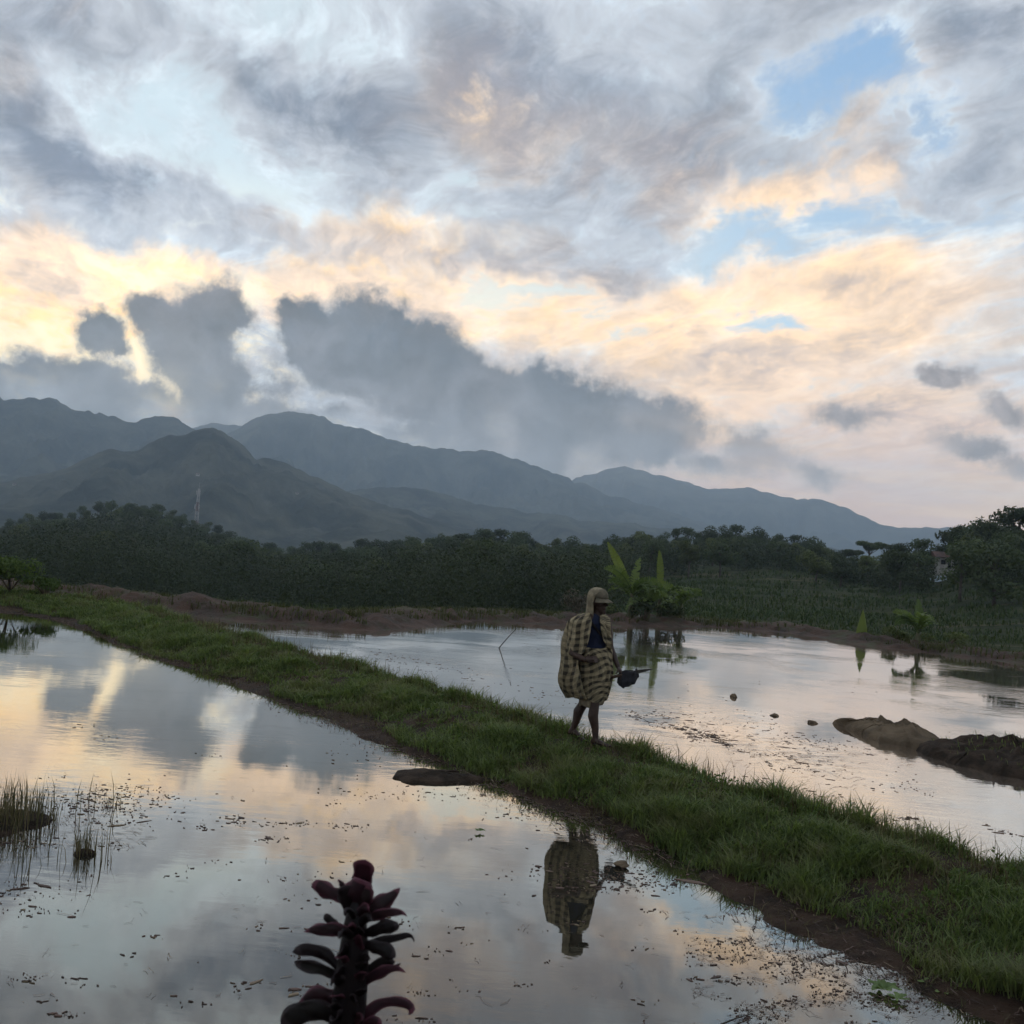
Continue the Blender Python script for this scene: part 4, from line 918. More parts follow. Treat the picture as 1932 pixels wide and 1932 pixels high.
def litter():
    rg = np.random.default_rng(77); P = []; S = []; A = []; AN = []
    def add(p, s, a, an): P.append(p); S.append(s); A.append(a); AN.append(an)
    def at(x, y, s=None, a=None, an=None):
        q = onz(x, y)
        add(q[:2], s if s else rg.lognormal(-5.1, .75), a if a else (rg.uniform(.05, .16) if rg.uniform() < .5 else rg.uniform(.2, .5)), an if an is not None else rg.normal(0, .5))
    # shore drift along the dike
    sh = rg.choice(len(DK), 11000, p=(lambda w: w / w.sum())(np.where((DK[:, 0] > -15) & (DK[:, 1] > 4.2), 1 / np.clip(DK[:, 1], 4, 30) ** .6, 0)))
    off = -np.abs(rg.normal(0, .22, len(sh))) * np.interp(DK[sh, 1], [4, 7, 10, 16, 28], [2.1, 1.7, 1.2, .7, .8])
    dens = fbm(DK[sh, 0] * 1.1, DK[sh, 1] * 1.1 + off, 3, 17)
    for i, o, dn in zip(sh, off, dens):
        if dn + rg.uniform(-.2, .2) < .02 + .25 * abs(o): continue
        q = DK[i] + DN[i] * (o + .12); add(q, rg.lognormal(-5.05, .75), rg.uniform(.08, .45), math.atan2(_t[i, 1], _t[i, 0]) + rg.normal(0, .45))
    # dense drift at the lower right
    for k in range(3600):
        x, y = rg.uniform(1290, 1932), rg.uniform(1770, 1990)
        dn = float(fbm(x / 70, y / 22, 3, 41)); 
        if y < 1745 + (1932 - x) * .02 or dn + rg.uniform(-.25, .25) < .02 + .35 * max(0, (1420 - x) / 200) : continue
        at(x, y, rg.lognormal(-5.35, .7), rg.uniform(.1, .5), rg.normal(-.1, .4))
    # thin scatter over the open water, in strings
    for k in range(150):
        x, y = rg.uniform(0, 1700), rg.uniform(1420, 1932); m = rg.integers(1, 9); 
        for j in range(m): at(x + rg.normal(0, 16) , y + rg.normal(0, 3), rg.lognormal(-5.0, .75))
    for (cx, cy, sx, sy, m) in [(210, 1505, 55, 14, 190), (180, 1520, 60, 8, 120), (250, 1490, 30, 6, 40), (205, 1552, 36, 6, 60), (30, 1590, 50, 6, 70), (40, 1685, 60, 12, 90), (60, 1720, 45, 6, 40), (440, 1548, 16, 5, 30), (385, 1562, 12, 3, 18), (515, 1582, 14, 4, 22), (560, 1555, 40, 3, 40),
                                (660, 1560, 20, 3, 22), (1060, 1640, 60, 4, 60), (1110, 1660, 55, 7, 120), (1110, 1678, 40, 5, 60), (1170, 1650, 40, 8, 90), (1240, 1668, 55, 10, 120), (1080, 1740, 14, 3, 16), (760, 1500, 60, 9, 50), (900, 1505, 60, 6, 40), (1000, 1530, 50, 8, 50), (150, 1365, 12, 3, 10), (195, 1390, 12, 3, 12),
                                (120, 1915, 16, 4, 20), (795, 1935 - 60, 12, 4, 14), (50, 1845, 18, 3, 14), (610, 1685, 60, 20, 26), (740, 1740, 40, 14, 14)]:
        for j in range(m): at(cx + rg.normal(0, sx), cy + rg.normal(0, sy))
    V, F = chips(np.array(P), np.array(S), np.array(A), np.array(AN), rg, .001)
    tag(link('floating_litter', mesh('floating_litter', V, F, False), LIT), 'brown leaf and straw litter floating on the near pond', 'litter', kind='stuff')
    # far pond: rows of silt and straw
    P.clear(); S.clear(); A.clear(); AN.clear()
    def line(x1, y1, x2, y2, m, sp):
        for j in range(m):
            u = rg.uniform(); x, y = x1 + (x2 - x1) * u + rg.normal(0, 4), y1 + (y2 - y1) * u + 6 * math.sin(u * 7) + rg.normal(0, sp); at(x, y, rg.lognormal(-4.5, .75), rg.uniform(.08, .3), -.18 + rg.normal(0, .2))
    for l in [(1190, 1348, 1380, 1408, 150, 3), (1290, 1385, 1370, 1402, 160, 4), (1380, 1410, 1530, 1448, 60, 2), (1440, 1440, 1560, 1475, 50, 5), (1260, 1335, 1560, 1420, 130, 16), (1400, 1470, 1650, 1530, 50, 6), (1650, 1480, 1760, 1500, 30, 6), (1680, 1540, 1740, 1560, 22, 3), (1480, 1395, 1640, 1420, 70, 8),
              (560, 1215, 900, 1290, 50, 14), (700, 1240, 960, 1300, 60, 10), (980, 1300, 1090, 1330, 40, 8), (1170, 1345, 1270, 1360, 40, 3), (1850, 1555, 1960, 1600, 30, 3), (640, 1230, 850, 1262, 60, 3)]: line(*l)
    for k in range(160): at(rg.uniform(600, 1932), rg.uniform(1215, 1500), rg.lognormal(-4.4, .4), None, rg.normal(-.1, .3))
    V, F = chips(np.array(P), np.array(S), np.array(A), np.array(AN), rg, .021)
    tag(link('floating_litter', mesh('floating_litter', V, F, False), LIT), 'rows of silt and straw floating on the far pond', 'litter', kind='stuff')
litter()
def straw():
    rg = np.random.default_rng(99); V = []; F = []
    def strip(p, L, ang, z, w):
        k = 5; o = len(V); c_ = rg.normal(0, .5)
        x, y = p[0], p[1]; a = ang
        for i in range(k):
            ww = w * (1 - .8 * abs(i / (k - 1) - .4)); zz = z + .004 + (rg.uniform(0, .02) if rg.uniform() < .15 else 0)
            V.append((x - math.sin(a) * ww, y + math.cos(a) * ww, zz)); V.append((x + math.sin(a) * ww, y - math.cos(a) * ww, zz)); x += math.cos(a) * L / k; y += math.sin(a) * L / k; a += c_ / k
        for i in range(k - 1): F.append((o + 2 * i, o + 2 * i + 1, o + 2 * i + 3, o + 2 * i + 2))
    wt = np.where((DK[:, 0] > -15) & (DK[:, 1] > 4.2), 1 / np.clip(DK[:, 1], 4, 30) ** .7, 0); wt /= wt.sum()
    for i in rg.choice(len(DK), 8500, p=wt):
        o = -abs(rg.normal(0, .24)) * float(np.interp(DK[i, 1], [4, 7, 10, 16, 28], [1.9, 1.5, 1.0, .6, .6])) + .1
        if float(fbm(DK[i, 0] * 1.1, DK[i, 1] * 1.1 + o, 3, 17)) + rg.uniform(-.2, .2) < .22 * abs(o) - .05: continue
        strip(DK[i] + DN[i] * o, rg.lognormal(-2.7, .5), math.atan2(_t[i, 1], _t[i, 0]) + rg.normal(0, .5) + (math.pi if rg.uniform() < .5 else 0), 0, rg.uniform(.0015, .0045))
    for i in rg.choice(len(DK), 3200, p=wt):
        s_ = rg.uniform(0, .32); P_ = DK[i] + DN[i] * dike_w(DK[i, 1]) * s_; strip(P_, rg.lognormal(-2.7, .5), math.atan2(_t[i, 1], _t[i, 0]) + rg.normal(0, .7), float(dike_z(np.array([s_]), np.array([i]))[0]) + .012, rg.uniform(.002, .005))
    for k in range(2600):
        x, y = rg.uniform(1300, 1932), rg.uniform(1770, 1990)
        if float(fbm(x / 70, y / 22, 3, 41)) + rg.uniform(-.2, .2) < -.02: continue
        strip(onz(x, y), rg.lognormal(-3.0, .5), rg.normal(-.15, .45), 0, rg.uniform(.001, .003))
    for k in range(260):
        strip(onz(rg.uniform(0, 1500), rg.uniform(1430, 1932)), rg.lognormal(-2.9, .4), rg.normal(0, .4), 0, rg.uniform(.0012, .003))
    for k in range(260):
        strip(onz(rg.uniform(-10, 280), rg.uniform(1480, 1600)), rg.lognormal(-2.6, .4), rg.normal(0, .5), 0, rg.uniform(.002, .004))
    for k in range(420):
        u = rg.uniform(); strip(onz(1180 + 420 * u + rg.normal(0, 30), 1345 + 110 * u + rg.normal(0, 18)), rg.lognormal(-2.2, .5), rg.normal(-.2, .25), .021, rg.uniform(.003, .008))
    tag(link('floating_straw', mesh('floating_straw', V, F, False), LIT), 'thin straw and dead stems floating on both ponds', 'straw', kind='stuff')
straw()
LET = foliage('water_lettuce', (.10, .16, .045), (.17, .23, .085), .35, island=False, rough=.5, rand=.2)
def water_plant(px, py, s, nl, label, seed):
    rg = np.random.default_rng(seed); c = onz(px, py); e = empty('floating_plant', (c[0], c[1], .004), rg.uniform(0, 6)); 
    for k in range(nl):
        a = 2 * math.pi * k / nl + rg.uniform(-.3, .3); L = s * rg.uniform(.7, 1.15); W = L * .6; V = []; F = []
        for i in range(6):
            u = i / 5; w = W * math.sin(math.pi * (.12 + .80 * u)) * .5; r = .1 * s + L * u; zz = .012 + .045 * s / .1 * u * (1 - .55 * u) * rg.uniform(.5, 1.3)
            for j in (-1, 0, 1): V.append((math.cos(a) * r - math.sin(a) * w * j, math.sin(a) * r + math.cos(a) * w * j, zz + abs(j) * w * .35))
        for i in range(5):
            for j in range(2): F.append((i * 3 + j, i * 3 + j + 1, (i + 1) * 3 + j + 1, (i + 1) * 3 + j))
        obj('leaf', V, F, LET, e)
    return tag(e, label, 'water plant', 'water plants along the muddy edge')
water_plant(1668, 1872, .09, 7, 'bright green floating plant, largest of the edge cluster', 1); water_plant(1695, 1890, .06, 5, 'pale floating plant touching the largest green one', 2)
water_plant(1752, 1862, .06, 5, 'green floating plant close against the muddy edge', 3); water_plant(1778, 1878, .065, 6, 'yellow-green floating plant amid straw litter', 4)
water_plant(1845, 1893, .06, 6, 'floating plant with spread leaves under the grassy slope', 5); water_plant(1880, 1880, .05, 5, 'small floating plant tucked under the overhanging grass', 6)
water_plant(905, 1571, .045, 6, 'lone green floating plant in open water', 7); water_plant(1590, 1762, .05, 5, 'pale floating leaves at the foot of the dike', 8)

# ------------------------------------------------------------------ the walking person
# local frame: x right in the picture, y away from the camera, z up; measured on an enlarged view of the photo (971 px per metre)
_r = ROLL
def Q(zx, zy, y=0.0):
    dx, dy = (zx - 645) / 971.0, (zy - 1765) / 971.0
    return np.array([dx * math.cos(_r) + dy * math.sin(_r), y, dx * math.sin(_r) - dy * math.cos(_r)])
SKIN = simple('brown_skin', (.045, .024, .016), (.030, .017, .012), 14, .6, .1, 120, spec=.4)
CAPM = simple('khaki_cap', (.15, .13, .09), (.09, .08, .055), 18, .9, .2, 200)
HOODM = simple('tan_cloth', (.30, .255, .165), (.16, .135, .09), 16, .9, .3, 120)
SHIRT = simple('navy_shirt', (.012, .018, .045), (.008, .012, .03), 12, .85, .3, 60)
STRAP = simple('black_strap', (.012, .011, .012), (.008, .008, .009), 10, .7)
HEM = simple('tan_wrap', (.26, .215, .14), (.15, .125, .085), 14, .9, .3, 90)
EYEM = simple('eye_white', (.45, .43, .40), (.4, .38, .36), 10, .3); 
def plaid(kx, ky):
    m, t, b = material('checked_cloth'); uv = t.node('ShaderNodeUVMap'); uv.uv_map = 'UVMap'; s = t.node('ShaderNodeSeparateXYZ')
    tc = t.node('ShaderNodeTexCoord'); wob = t.vm('SCALE', t.vm('SUBTRACT', t.noise(tc.outputs['Object'], 7, 3, .5, 0, True), (.5, .5, .5)), scale=.055)
    t.l.new(t.vm('ADD', uv.outputs[0], wob), s.inputs[0])
    def band(x, per, duty):
        f = t.m('FRACT', t.m('DIVIDE', x, per)); return t.m('MULTIPLY', t.ss(f, 0.0, .10), t.ss(f, duty + .10, duty))
    bx, by = band(s.outputs[0], .082, .42), band(s.outputs[1], .070, .46); thin = t.m('MAXIMUM', band(t.m('ADD', s.outputs[0], .056), .082, .06), band(t.m('ADD', s.outputs[1], .05), .074, .06))
    k = t.m('ADD', t.m('MULTIPLY', bx, kx), t.m('MULTIPLY', by, ky)); k = t.m('MAXIMUM', k, t.m('MULTIPLY', thin, .6))
    c = t.mix(k, (.30, .25, .155), (.024, .022, .020)); c = t.vm('SCALE', c, scale=t.lin(t.noise(tc.outputs['Object'], 22, 5, .6), .3, .7, .65, 1.2))
    t.l.new(c, b.inputs['Base Color']); b.inputs['Roughness'].default_value = .95; b.inputs['Specular IOR Level'].default_value = .1
    bn = t.node('ShaderNodeBump'); bn.inputs['Strength'].default_value = .5; bn.inputs['Distance'].default_value = .006; t.l.new(t.noise(tc.outputs['Object'], 60, 5, .6), bn.inputs['Height']); t.l.new(bn.outputs[0], b.inputs['Normal'])
    return m
PLAID = plaid(.58, .34); PLAID2 = plaid(.34, .60)
def cloth(name, rows, mat, parent, thick=.006, closed=False, seed=0, nphi=72):
    """rows: (z, cx, cy, hx, hy, phi0, phi1, ripple, k, slant) ; phi from the front (towards camera) over the left to the back"""
    z_ = np.array([r[0] for r in rows]); cols = np.array([r[1:] for r in rows], float); nr = 60
    zz = np.linspace(0, len(rows) - 1, nr); g = lambda c: np.interp(zz, np.arange(len(rows)), c)
    Zr = g(z_); C = [g(cols[:, k]) for k in range(cols.shape[1])]; V = []; UV = []
    for i in range(nr):
        cx, cy, hx, hy, p0, p1, rip, kk, sl = [c[i] for c in C]
        for j in range(nphi):
            ph = p0 + (p1 - p0) * j / (nphi - (0 if closed else 1))
            f = 1 + rip * (math.sin(kk * ph + seed + 2.2 * math.sin(ph * 2 + i * .05)) + .5 * math.sin(kk * 1.9 * ph + 1.3 + i * .04)) + .5 * rip * float(fbm(ph * 2.0 + seed, i * .12, 3, seed))
            V.append((cx - hx * math.sin(ph) * f, cy - hy * math.cos(ph) * f, Zr[i] + sl * (-math.sin(ph)) + .012 * math.sin(ph * 3 + i * .2))); UV.append((ph * (hx + hy) * .5, Zr[i] + .05 * math.sin(ph * 2.0)))
    F = []
    for i in range(nr - 1):
        for j in range(nphi - (0 if closed else 1)):
            j2 = (j + 1) % nphi; F.append((i * nphi + j, i * nphi + j2, (i + 1) * nphi + j2, (i + 1) * nphi + j))
    o = obj(name, V, F, mat, parent); uvl = o.data.uv_layers.new(name='UVMap'); li = np.zeros(len(o.data.loops), np.int32); o.data.loops.foreach_get('vertex_index', li)
    uvl.data.foreach_set('uv', np.array(UV, np.float32)[li].ravel())
    if thick: md = o.modifiers.new('thick', 'SOLIDIFY'); md.thickness = thick; md.offset = 1
    return o
def arm_chain(mb, pts, rad): mb.tube(pts, rad, 12)
def hand(mb, wrist, direction, palm_n, L=.175, curl=.9, thumb_side=1):
    d = np.array(direction, float); d /= np.linalg.norm(d); n = np.array(palm_n, float); n -= d * np.dot(n, d); n /= np.linalg.norm(n); s = np.cross(d, n) * thumb_side
    w = np.array(wrist, float); pl = L * .52
    mb.tube([w, w + d * pl * .45, w + d * pl], [(.024, .020), (.030, .016), (.036, .014)], 12)
    for k in range(3): mb.tube([w + s * (k - 1) * .018 + d * pl * .2, w + s * (k - 1) * .024 + d * pl], [.014, .013], 8)
    for k, fl in enumerate((.82, 1.0, .95, .74)):
        b = w + d * pl * .95 + s * (.030 - k * .020); l = L * .5 * fl; p = [b]; dd = d.copy()
        for j in range(3):
            c = curl * (.35 + .30 * j); dd = dd * math.cos(c) + n * math.sin(c); dd /= np.linalg.norm(dd); p.append(p[-1] + dd * l * (.42, .33, .25)[j])
        mb.tube(p, [.0098, .0095, .0088, .0075], 8)
    b = w + d * pl * .25 + s * .026; dd = d * .6 + s * .7 + n * .35; dd /= np.linalg.norm(dd); p1 = b + dd * .035; d2 = dd * .6 + n * .5 + d * .4; d2 /= np.linalg.norm(d2); mb.tube([b, p1, p1 + d2 * .03, p1 + d2 * .03 + (d2 + n * .4) * .02], [.014, .0115, .0105, .008], 8)
def build_person():
    # stands on the far shoulder of the dike
    best = None
    for i in range(len(DK)):
        if not 9 < DK[i, 1] < 14: continue
        q = DK[i] + DN[i] * dike_w(DK[i, 1]) * .78; zz = float(dike_z(np.array([.78]), np.array([i]))[0]); v = np.array([q[0], q[1], zz]) - EYE; px_ = 966 + FPX * np.dot(v, RGT) / np.dot(v, FWD)
        if best is None or abs(px_ - 1122) < best[0]: best = (abs(px_ - 1122), np.array([q[0], q[1], zz]))
    g = best[1]; e = empty('person', (g[0], g[1], g[2] - .005), -math.atan2(g[0], g[1]))
    sc = (np.linalg.norm(g - EYE)) / (971 / 5.367 * 0 + 11.07) * 1.0; e.scale = (sc, sc, sc)
    mb = MB()
    # torso and pelvis
    mb.tube([Q(615, 1150), Q(612, 1060), Q(618, 950), Q(630, 800), Q(645, 640), Q(655, 540), Q(665, 490)], [(.10, .13), (.115, .15), (.10, .135), (.095, .135), (.10, .145), (.085, .13), (.06, .065)], 18)
    mb.tube([Q(665, 520), Q(682, 450), Q(690, 390)], [.062, .054, .052], 12)
    mb.tube([Q(500, 525, -.08), Q(560, 500, -.05), Q(660, 490, 0), Q(745, 505, .06), Q(785, 535, .08)], [.058, .066, .07, .066, .056], 12)
    # head, turned to the right of the picture
    h = Q(692, 322); fd = np.array([math.sin(R(62)), -math.cos(R(62)), -.08]); fd /= np.linalg.norm(fd); sd = np.cross(fd, [0, 0, 1.]); sd /= np.linalg.norm(sd); up = np.cross(sd, fd)
    HP = lambda f, s_, u: h + fd * f + sd * s_ + up * u
    mb.ball(h + up * .02, (.082, .082, .10), 18, 12); mb.ball(HP(-.03, 0, .025), (.08, .08, .085), 16, 10); mb.ball(HP(.035, 0, -.055), (.055, .055, .062), 14, 10)
    mb.tube([HP(.05, -.02, -.085), HP(.085, 0, -.098), HP(.05, .02, -.085)], [.022, .024, .022], 10)
    mb.tube([HP(.078, 0, .028), HP(.098, 0, .004), HP(.112, 0, -.016), HP(.092, 0, -.026)], [.011, .013, .017, .012], 10)
    mb.tube([HP(.07, -.042, .036), HP(.088, -.015, .040), HP(.088, .015, .040), HP(.07, .042, .036)], [.012, .013, .013, .012], 8)
    for u, r_ in ((-.048, .0085), (-.060, .0095)): mb.tube([HP(.080, -.024, u), HP(.094, 0, u), HP(.080, .024, u)], [r_ * .7, r_, r_ * .7], 8)
    for s_ in (-1, 1): mb.ball(HP(-.005, s_ * .082, -.005), (.02, .02, .033), 10, 8); mb.ball(HP(.052, s_ * .04, -.02), (.026, .026, .022), 10, 8)
    # arms
    RS, RE, RW = Q(500, 530, -.09), Q(430, 835, -.17), Q(565, 890, -.26)
    mb.tube([RS, RS * .5 + RE * .5, RE, RE * .5 + RW * .5, RW], [.050, .046, .038, .037, .025], 12); hand(mb, RW, Q(650, 885, -.22) - RW, (.2, .75, -.25), .17, .55, 1)
    LS, LE, LW = Q(782, 535, .08), Q(812, 790, .10), Q(892, 985, .02)
    mb.tube([LS, LS * .5 + LE * .5, LE, LE * .5 + LW * .5, LW], [.050, .044, .037, .034, .024], 12); hand(mb, LW, Q(935, 1065, -.02) - LW, (-.6, .0, -.3), .175, 1.0, -1)
    # legs: one behind, one carrying
    RH, RK, RA = Q(640, 1080, -.06), Q(650, 1365, -.10), Q(660, 1690, -.10)
    LH, LK, LA = Q(585, 1080, .07), Q(535, 1370, .08), Q(428, 1630, .10)
    for Hh, K_, A_ in ((RH, RK, RA), (LH, LK, LA)):
        c = K_ * .68 + A_ * .32 + np.array([-.018, 0, 0])
        mb.tube([Hh, Hh * .5 + K_ * .5, K_, c, K_ * .3 + A_ * .7, A_], [.088, .072, .052, .056, .040, .030], 14)
    def foot(A_, dirv, pitch):
        d = np.array(dirv, float); d /= np.linalg.norm(d); s_ = np.array([-d[1], d[0], 0]); dn = np.array([0, 0, -1.])
        hl = A_ + dn * .045 - d * .03; bl = hl + d * .155 + np.array([0, 0, pitch]) ; tp = bl + d * .055
        mb.tube([A_, hl * .5 + A_ * .5, hl + d * .02], [.034, .034, .030], 10); mb.tube([hl - d * .015, hl + d * .06 + np.array([0, 0, .015]), bl, tp], [(.030, .026), (.034, .028), (.042, .018), (.036, .012)], 12)
        for k in range(5): q = tp + s_ * (-.030 + .015 * k) - d * .012 * abs(k - 1); mb.tube([q - d * .02, q + d * .018], [.011, .0085 if k else .011], 8)
    foot(RA, (1, -.55, 0), -.005); foot(LA, (1, -.45, 0), -.055)
    b = mb.build('body', SKIN, e); b.data.materials.clear(); b.data.materials.append(SKIN)
    md = b.modifiers.new('weld', 'REMESH'); md.mode = 'VOXEL'; md.voxel_size = .0062; md.use_smooth_shade = True
    ms = b.modifiers.new('soft', 'SMOOTH'); ms.factor = .5; ms.iterations = 4
    for s_ in (-1, 1): m_ = MB(); m_.ball(HP(.072, s_ * .030, .012), .0125, 10, 8); m_.build('eye', EYEM, e)
    # cap with a visor, cloth pulled over it
    V = []; F = []; n = 28; K = 9
    for k in range(K):
        th = math.pi / 2 * k / (K - 1)
        for j in range(n): ph = 2 * math.pi * j / n; V.append(HP(.102 * math.cos(th) ** .7 * math.cos(ph) - .006, .096 * math.cos(th) ** .7 * math.sin(ph), 0.046 + .098 * math.sin(th) ** .9))
    for k in range(K - 1):
        for j in range(n): F.append((k * n + j, k * n + (j + 1) % n, (k + 1) * n + (j + 1) % n, (k + 1) * n + j))
    c = obj('cap', V, F, CAPM, e); md = c.modifiers.new('t', 'SOLIDIFY'); md.thickness = .004
    V = []; F = []; m_ = 15
    for k in range(5):
        for j in range(m_):
            ph = R(-78 + 156 * j / (m_ - 1)); rr = .098 + .072 * k / 4 * math.cos(ph) ** .6; V.append(HP(rr * math.cos(ph) - .004, rr * .93 * math.sin(ph), .050 - .030 * (k / 4) - .02 * math.sin(ph) ** 2 * k / 4))
    for k in range(4):
        for j in range(m_ - 1): F.append((k * m_ + j, k * m_ + j + 1, (k + 1) * m_ + j + 1, (k + 1) * m_ + j))
    v = obj('visor', V, F, CAPM, c); md = v.modifiers.new('t', 'SOLIDIFY'); md.thickness = .005
    # hood: cloth over the crown and the back of the head, falling on the shoulders
    V = []; F = []; n = 40; K = 18
    for k in range(K):
        u = k / (K - 1)
        for j in range(n):
            op = R(np.interp(u, [0, .35, .6, 1], [5, 74, 84, 66])); ph = op + (2 * math.pi - 2 * op) * j / (n - 1)
            if u < .45: th = u / .45 * math.pi / 2; rr = .114 * math.sin(th) ** .8; z_ = .048 + .104 * math.cos(th)
            else: w = (u - .45) / .55; rr = .116 - .030 * w + .004 * w ** 3; z_ = .048 - .205 * w
            rr *= 1 + (.02 + .05 * max(0, u - .4)) * math.sin(ph * 8 + u * 5) * (1 if u > .2 else u * 5)
            V.append(HP(rr * math.cos(ph) - .016 - .03 * max(0, u - .6), rr * .95 * math.sin(ph), z_))
    for k in range(K - 1):
        for j in range(n - 1): F.append((k * n + j, k * n + j + 1, (k + 1) * n + j + 1, (k + 1) * n + j))
    hd = obj('hood', V, F, HOODM, e); md = hd.modifiers.new('t', 'SOLIDIFY'); md.thickness = .008
    # shirt
    S = []
    for zy, cx, hx, hy in ((455, 684, .062, .06), (490, 672, .10, .085), (530, 650, .165, .115), (640, 645, .172, .125), (800, 632, .165, .122), (950, 620, .165, .125), (1080, 612, .175, .13)):
        q = Q(cx, zy); S.append((q[2], q[0], 0.0, hx, hy, 0, 2 * math.pi, .012, 7, 0))
    cloth('shirt', S, SHIRT, e, .004, True, 3)
    # dark strap across the chest
    mbs = MB(); pts = [Q(575, 450, -.10), Q(620, 520, -.130), Q(690, 610, -.138), Q(745, 690, -.10), Q(790, 740, .0)]
    mbs.tube(pts, [(.006, .016)] * 5, 6); mbs.build('strap', STRAP, e)
    # checked cape: over both shoulders, open in front, hanging low on the left
    T = []
    edges = [  # zy, left, right, depth, x of left front edge, x of right front edge
        (440, 560, 740, .10, 610, 706), (462, 480, 795, .13, 618, 712), (505, 408, 812, .165, 628, 716), (600, 376, 818, .185, 612, 722), (700, 354, 820, .195, 590, 744), (790, 340, 815, .20, 556, 812), (850, 333, 790, .205, 500, 900), (920, 326, 780, .21, 492, 1000), (1000, 313, 770, .215, 505, 1000), (1080, 300, 760, .21, 520, 1000), (1150, 304, 750, .20, 540, 1000), (1215, 330, 740, .18, 560, 1000), (1272, 380, 730, .155, 580, 1000)]
    for zy, l, r_, dp, xl, xr in edges:
        a, b_ = Q(l, zy), Q(r_, zy); cx = (a[0] + b_[0]) / 2; hx = (b_[0] - a[0]) / 2
        f0 = np.clip((cx - Q(xl, zy)[0]) / hx, -.95, .98); p0 = math.asin(f0)
        if xr >= 1000: p1 = 2 * math.pi - R(120)
        else: p1 = 2 * math.pi - math.asin(np.clip((Q(min(xr, r_ - 4), zy)[0] - cx) / hx, -.9, .985)) - (R(25) if xr >= 900 else 0)
        T.append((a[2], cx, -.015, hx, dp, p0, p1, .055 + .04 * (zy > 600), 11, .0))
    T[-1] = T[-1][:9] + (.02,)
    cloth('cape', T, PLAID, e, .007, False, 5, 96)
    # checked wrap round waist and thighs
    U = []
    for zy, l, r_, dp in ((770, 470, 806, .145), (830, 460, 822, .16), (900, 455, 830, .168), (1000, 450, 836, .172), (1080, 455, 828, .172), (1160, 468, 808, .165), (1240, 482, 788, .155), (1305, 496, 772, .145)):
        a, b_ = Q(l, zy), Q(r_, zy); U.append((a[2], (a[0] + b_[0]) / 2, 0.0, (b_[0] - a[0]) / 2, dp, 0, 2 * math.pi, .032, 8, -.0 + .028 * (zy < 900)))
    cloth('wrap', U, PLAID2, e, .006, True, 9, 96)
    U = []
    for zy, l, r_, dp in ((1200, 492, 770, .14), (1290, 498, 758, .135), (1330, 500, 742, .13), (1368, 506, 712, .12)):
        a, b_ = Q(l, zy), Q(r_, zy); U.append((a[2], (a[0] + b_[0]) / 2, 0.0, (b_[0] - a[0]) / 2, dp, 0, 2 * math.pi, .022, 9, .01))
    cloth('underskirt', U, HEM, e, .005, True, 12)
    tag(e, 'person in a checked cape, cap and hood walking barefoot along the dike', 'person')
    # things carried in the left hand: a dark bag and a blade
    W2 = lambda p_: e.matrix_basis @ Vector(p_)
    POT = simple('dark_cloth_bag', (.020, .021, .026), (.012, .012, .015), 14, .75, .4, 60)
    Z0 = Q(985, 1080, -.03); bag = empty('bag', W2(tuple(Z0)), e.rotation_euler.z); bag.scale = (sc, sc, sc)
    rows = []
    for zy, l, r_, dp in ((1015, 925, 1078, .045), (1040, 905, 1090, .06), (1080, 892, 1085, .07), (1120, 890, 1065, .072), (1145, 905, 1050, .062), (1160, 950, 1030, .035)):
        a, b_ = Q(l, zy) - Z0, Q(r_, zy) - Z0; rows.append((a[2], (a[0] + b_[0]) / 2, 0.0, (b_[0] - a[0]) / 2, dp * .8, 0, 2 * math.pi, .10, 5, .022))
    cloth('pouch', rows, POT, bag, .005, True, 31, 48)
    MB().tube([Q(905, 1050, 0) - Z0 * [1, 0, 1], Q(925, 1030, 0) - Z0 * [1, 0, 1], Q(960, 1018, .01) - Z0 * [1, 0, 1], Q(1040, 1018, .01) - Z0 * [1, 0, 1], Q(1078, 1040, 0) - Z0 * [1, 0, 1]], .008, 8).build('drawstring', STRAP, bag)
    tag(bag, 'dark slack bag hanging from the walking person\'s hand', 'bag')
    Z1 = Q(905, 1062, -.05); kn = empty('sickle', W2(tuple(Z1)), e.rotation_euler.z); kn.scale = (sc, sc, sc); D_ = lambda a, b_, y=0.: Q(a, b_, y) - np.array([Z1[0], 0, Z1[2]])
    MB().tube([D_(822, 1084), D_(870, 1072), D_(935, 1056)], [.015, .017, .014], 10).build('handle', simple('wood_handle', (.07, .045, .03), (.045, .03, .02), 12, .6), kn)
    V = []; F = []
    for i, (a, b_) in enumerate([(930, 1058), (1000, 1040), (1080, 1026), (1160, 1010), (1243, 994)]):
        w = (.014, .020, .020, .015, .002)[i]; q = D_(a, b_); V += [tuple(q + [0, -.003, w]), tuple(q + [0, .003, w]), tuple(q + [0, 0, -w])]
    for i in range(4):
        o = i * 3
        for j in range(3): F.append((o + j, o + (j + 1) % 3, o + 3 + (j + 1) % 3, o + 3 + j))
    obj('blade', V, F + [(0, 2, 1), (12, 13, 14)], simple('dark_steel', (.06, .058, .055), (.03, .028, .026), 20, .4), kn, False)
    tag(kn, 'long dark blade pointing forward in the walking person\'s hand', 'sickle')
    return e
PERSON = build_person()

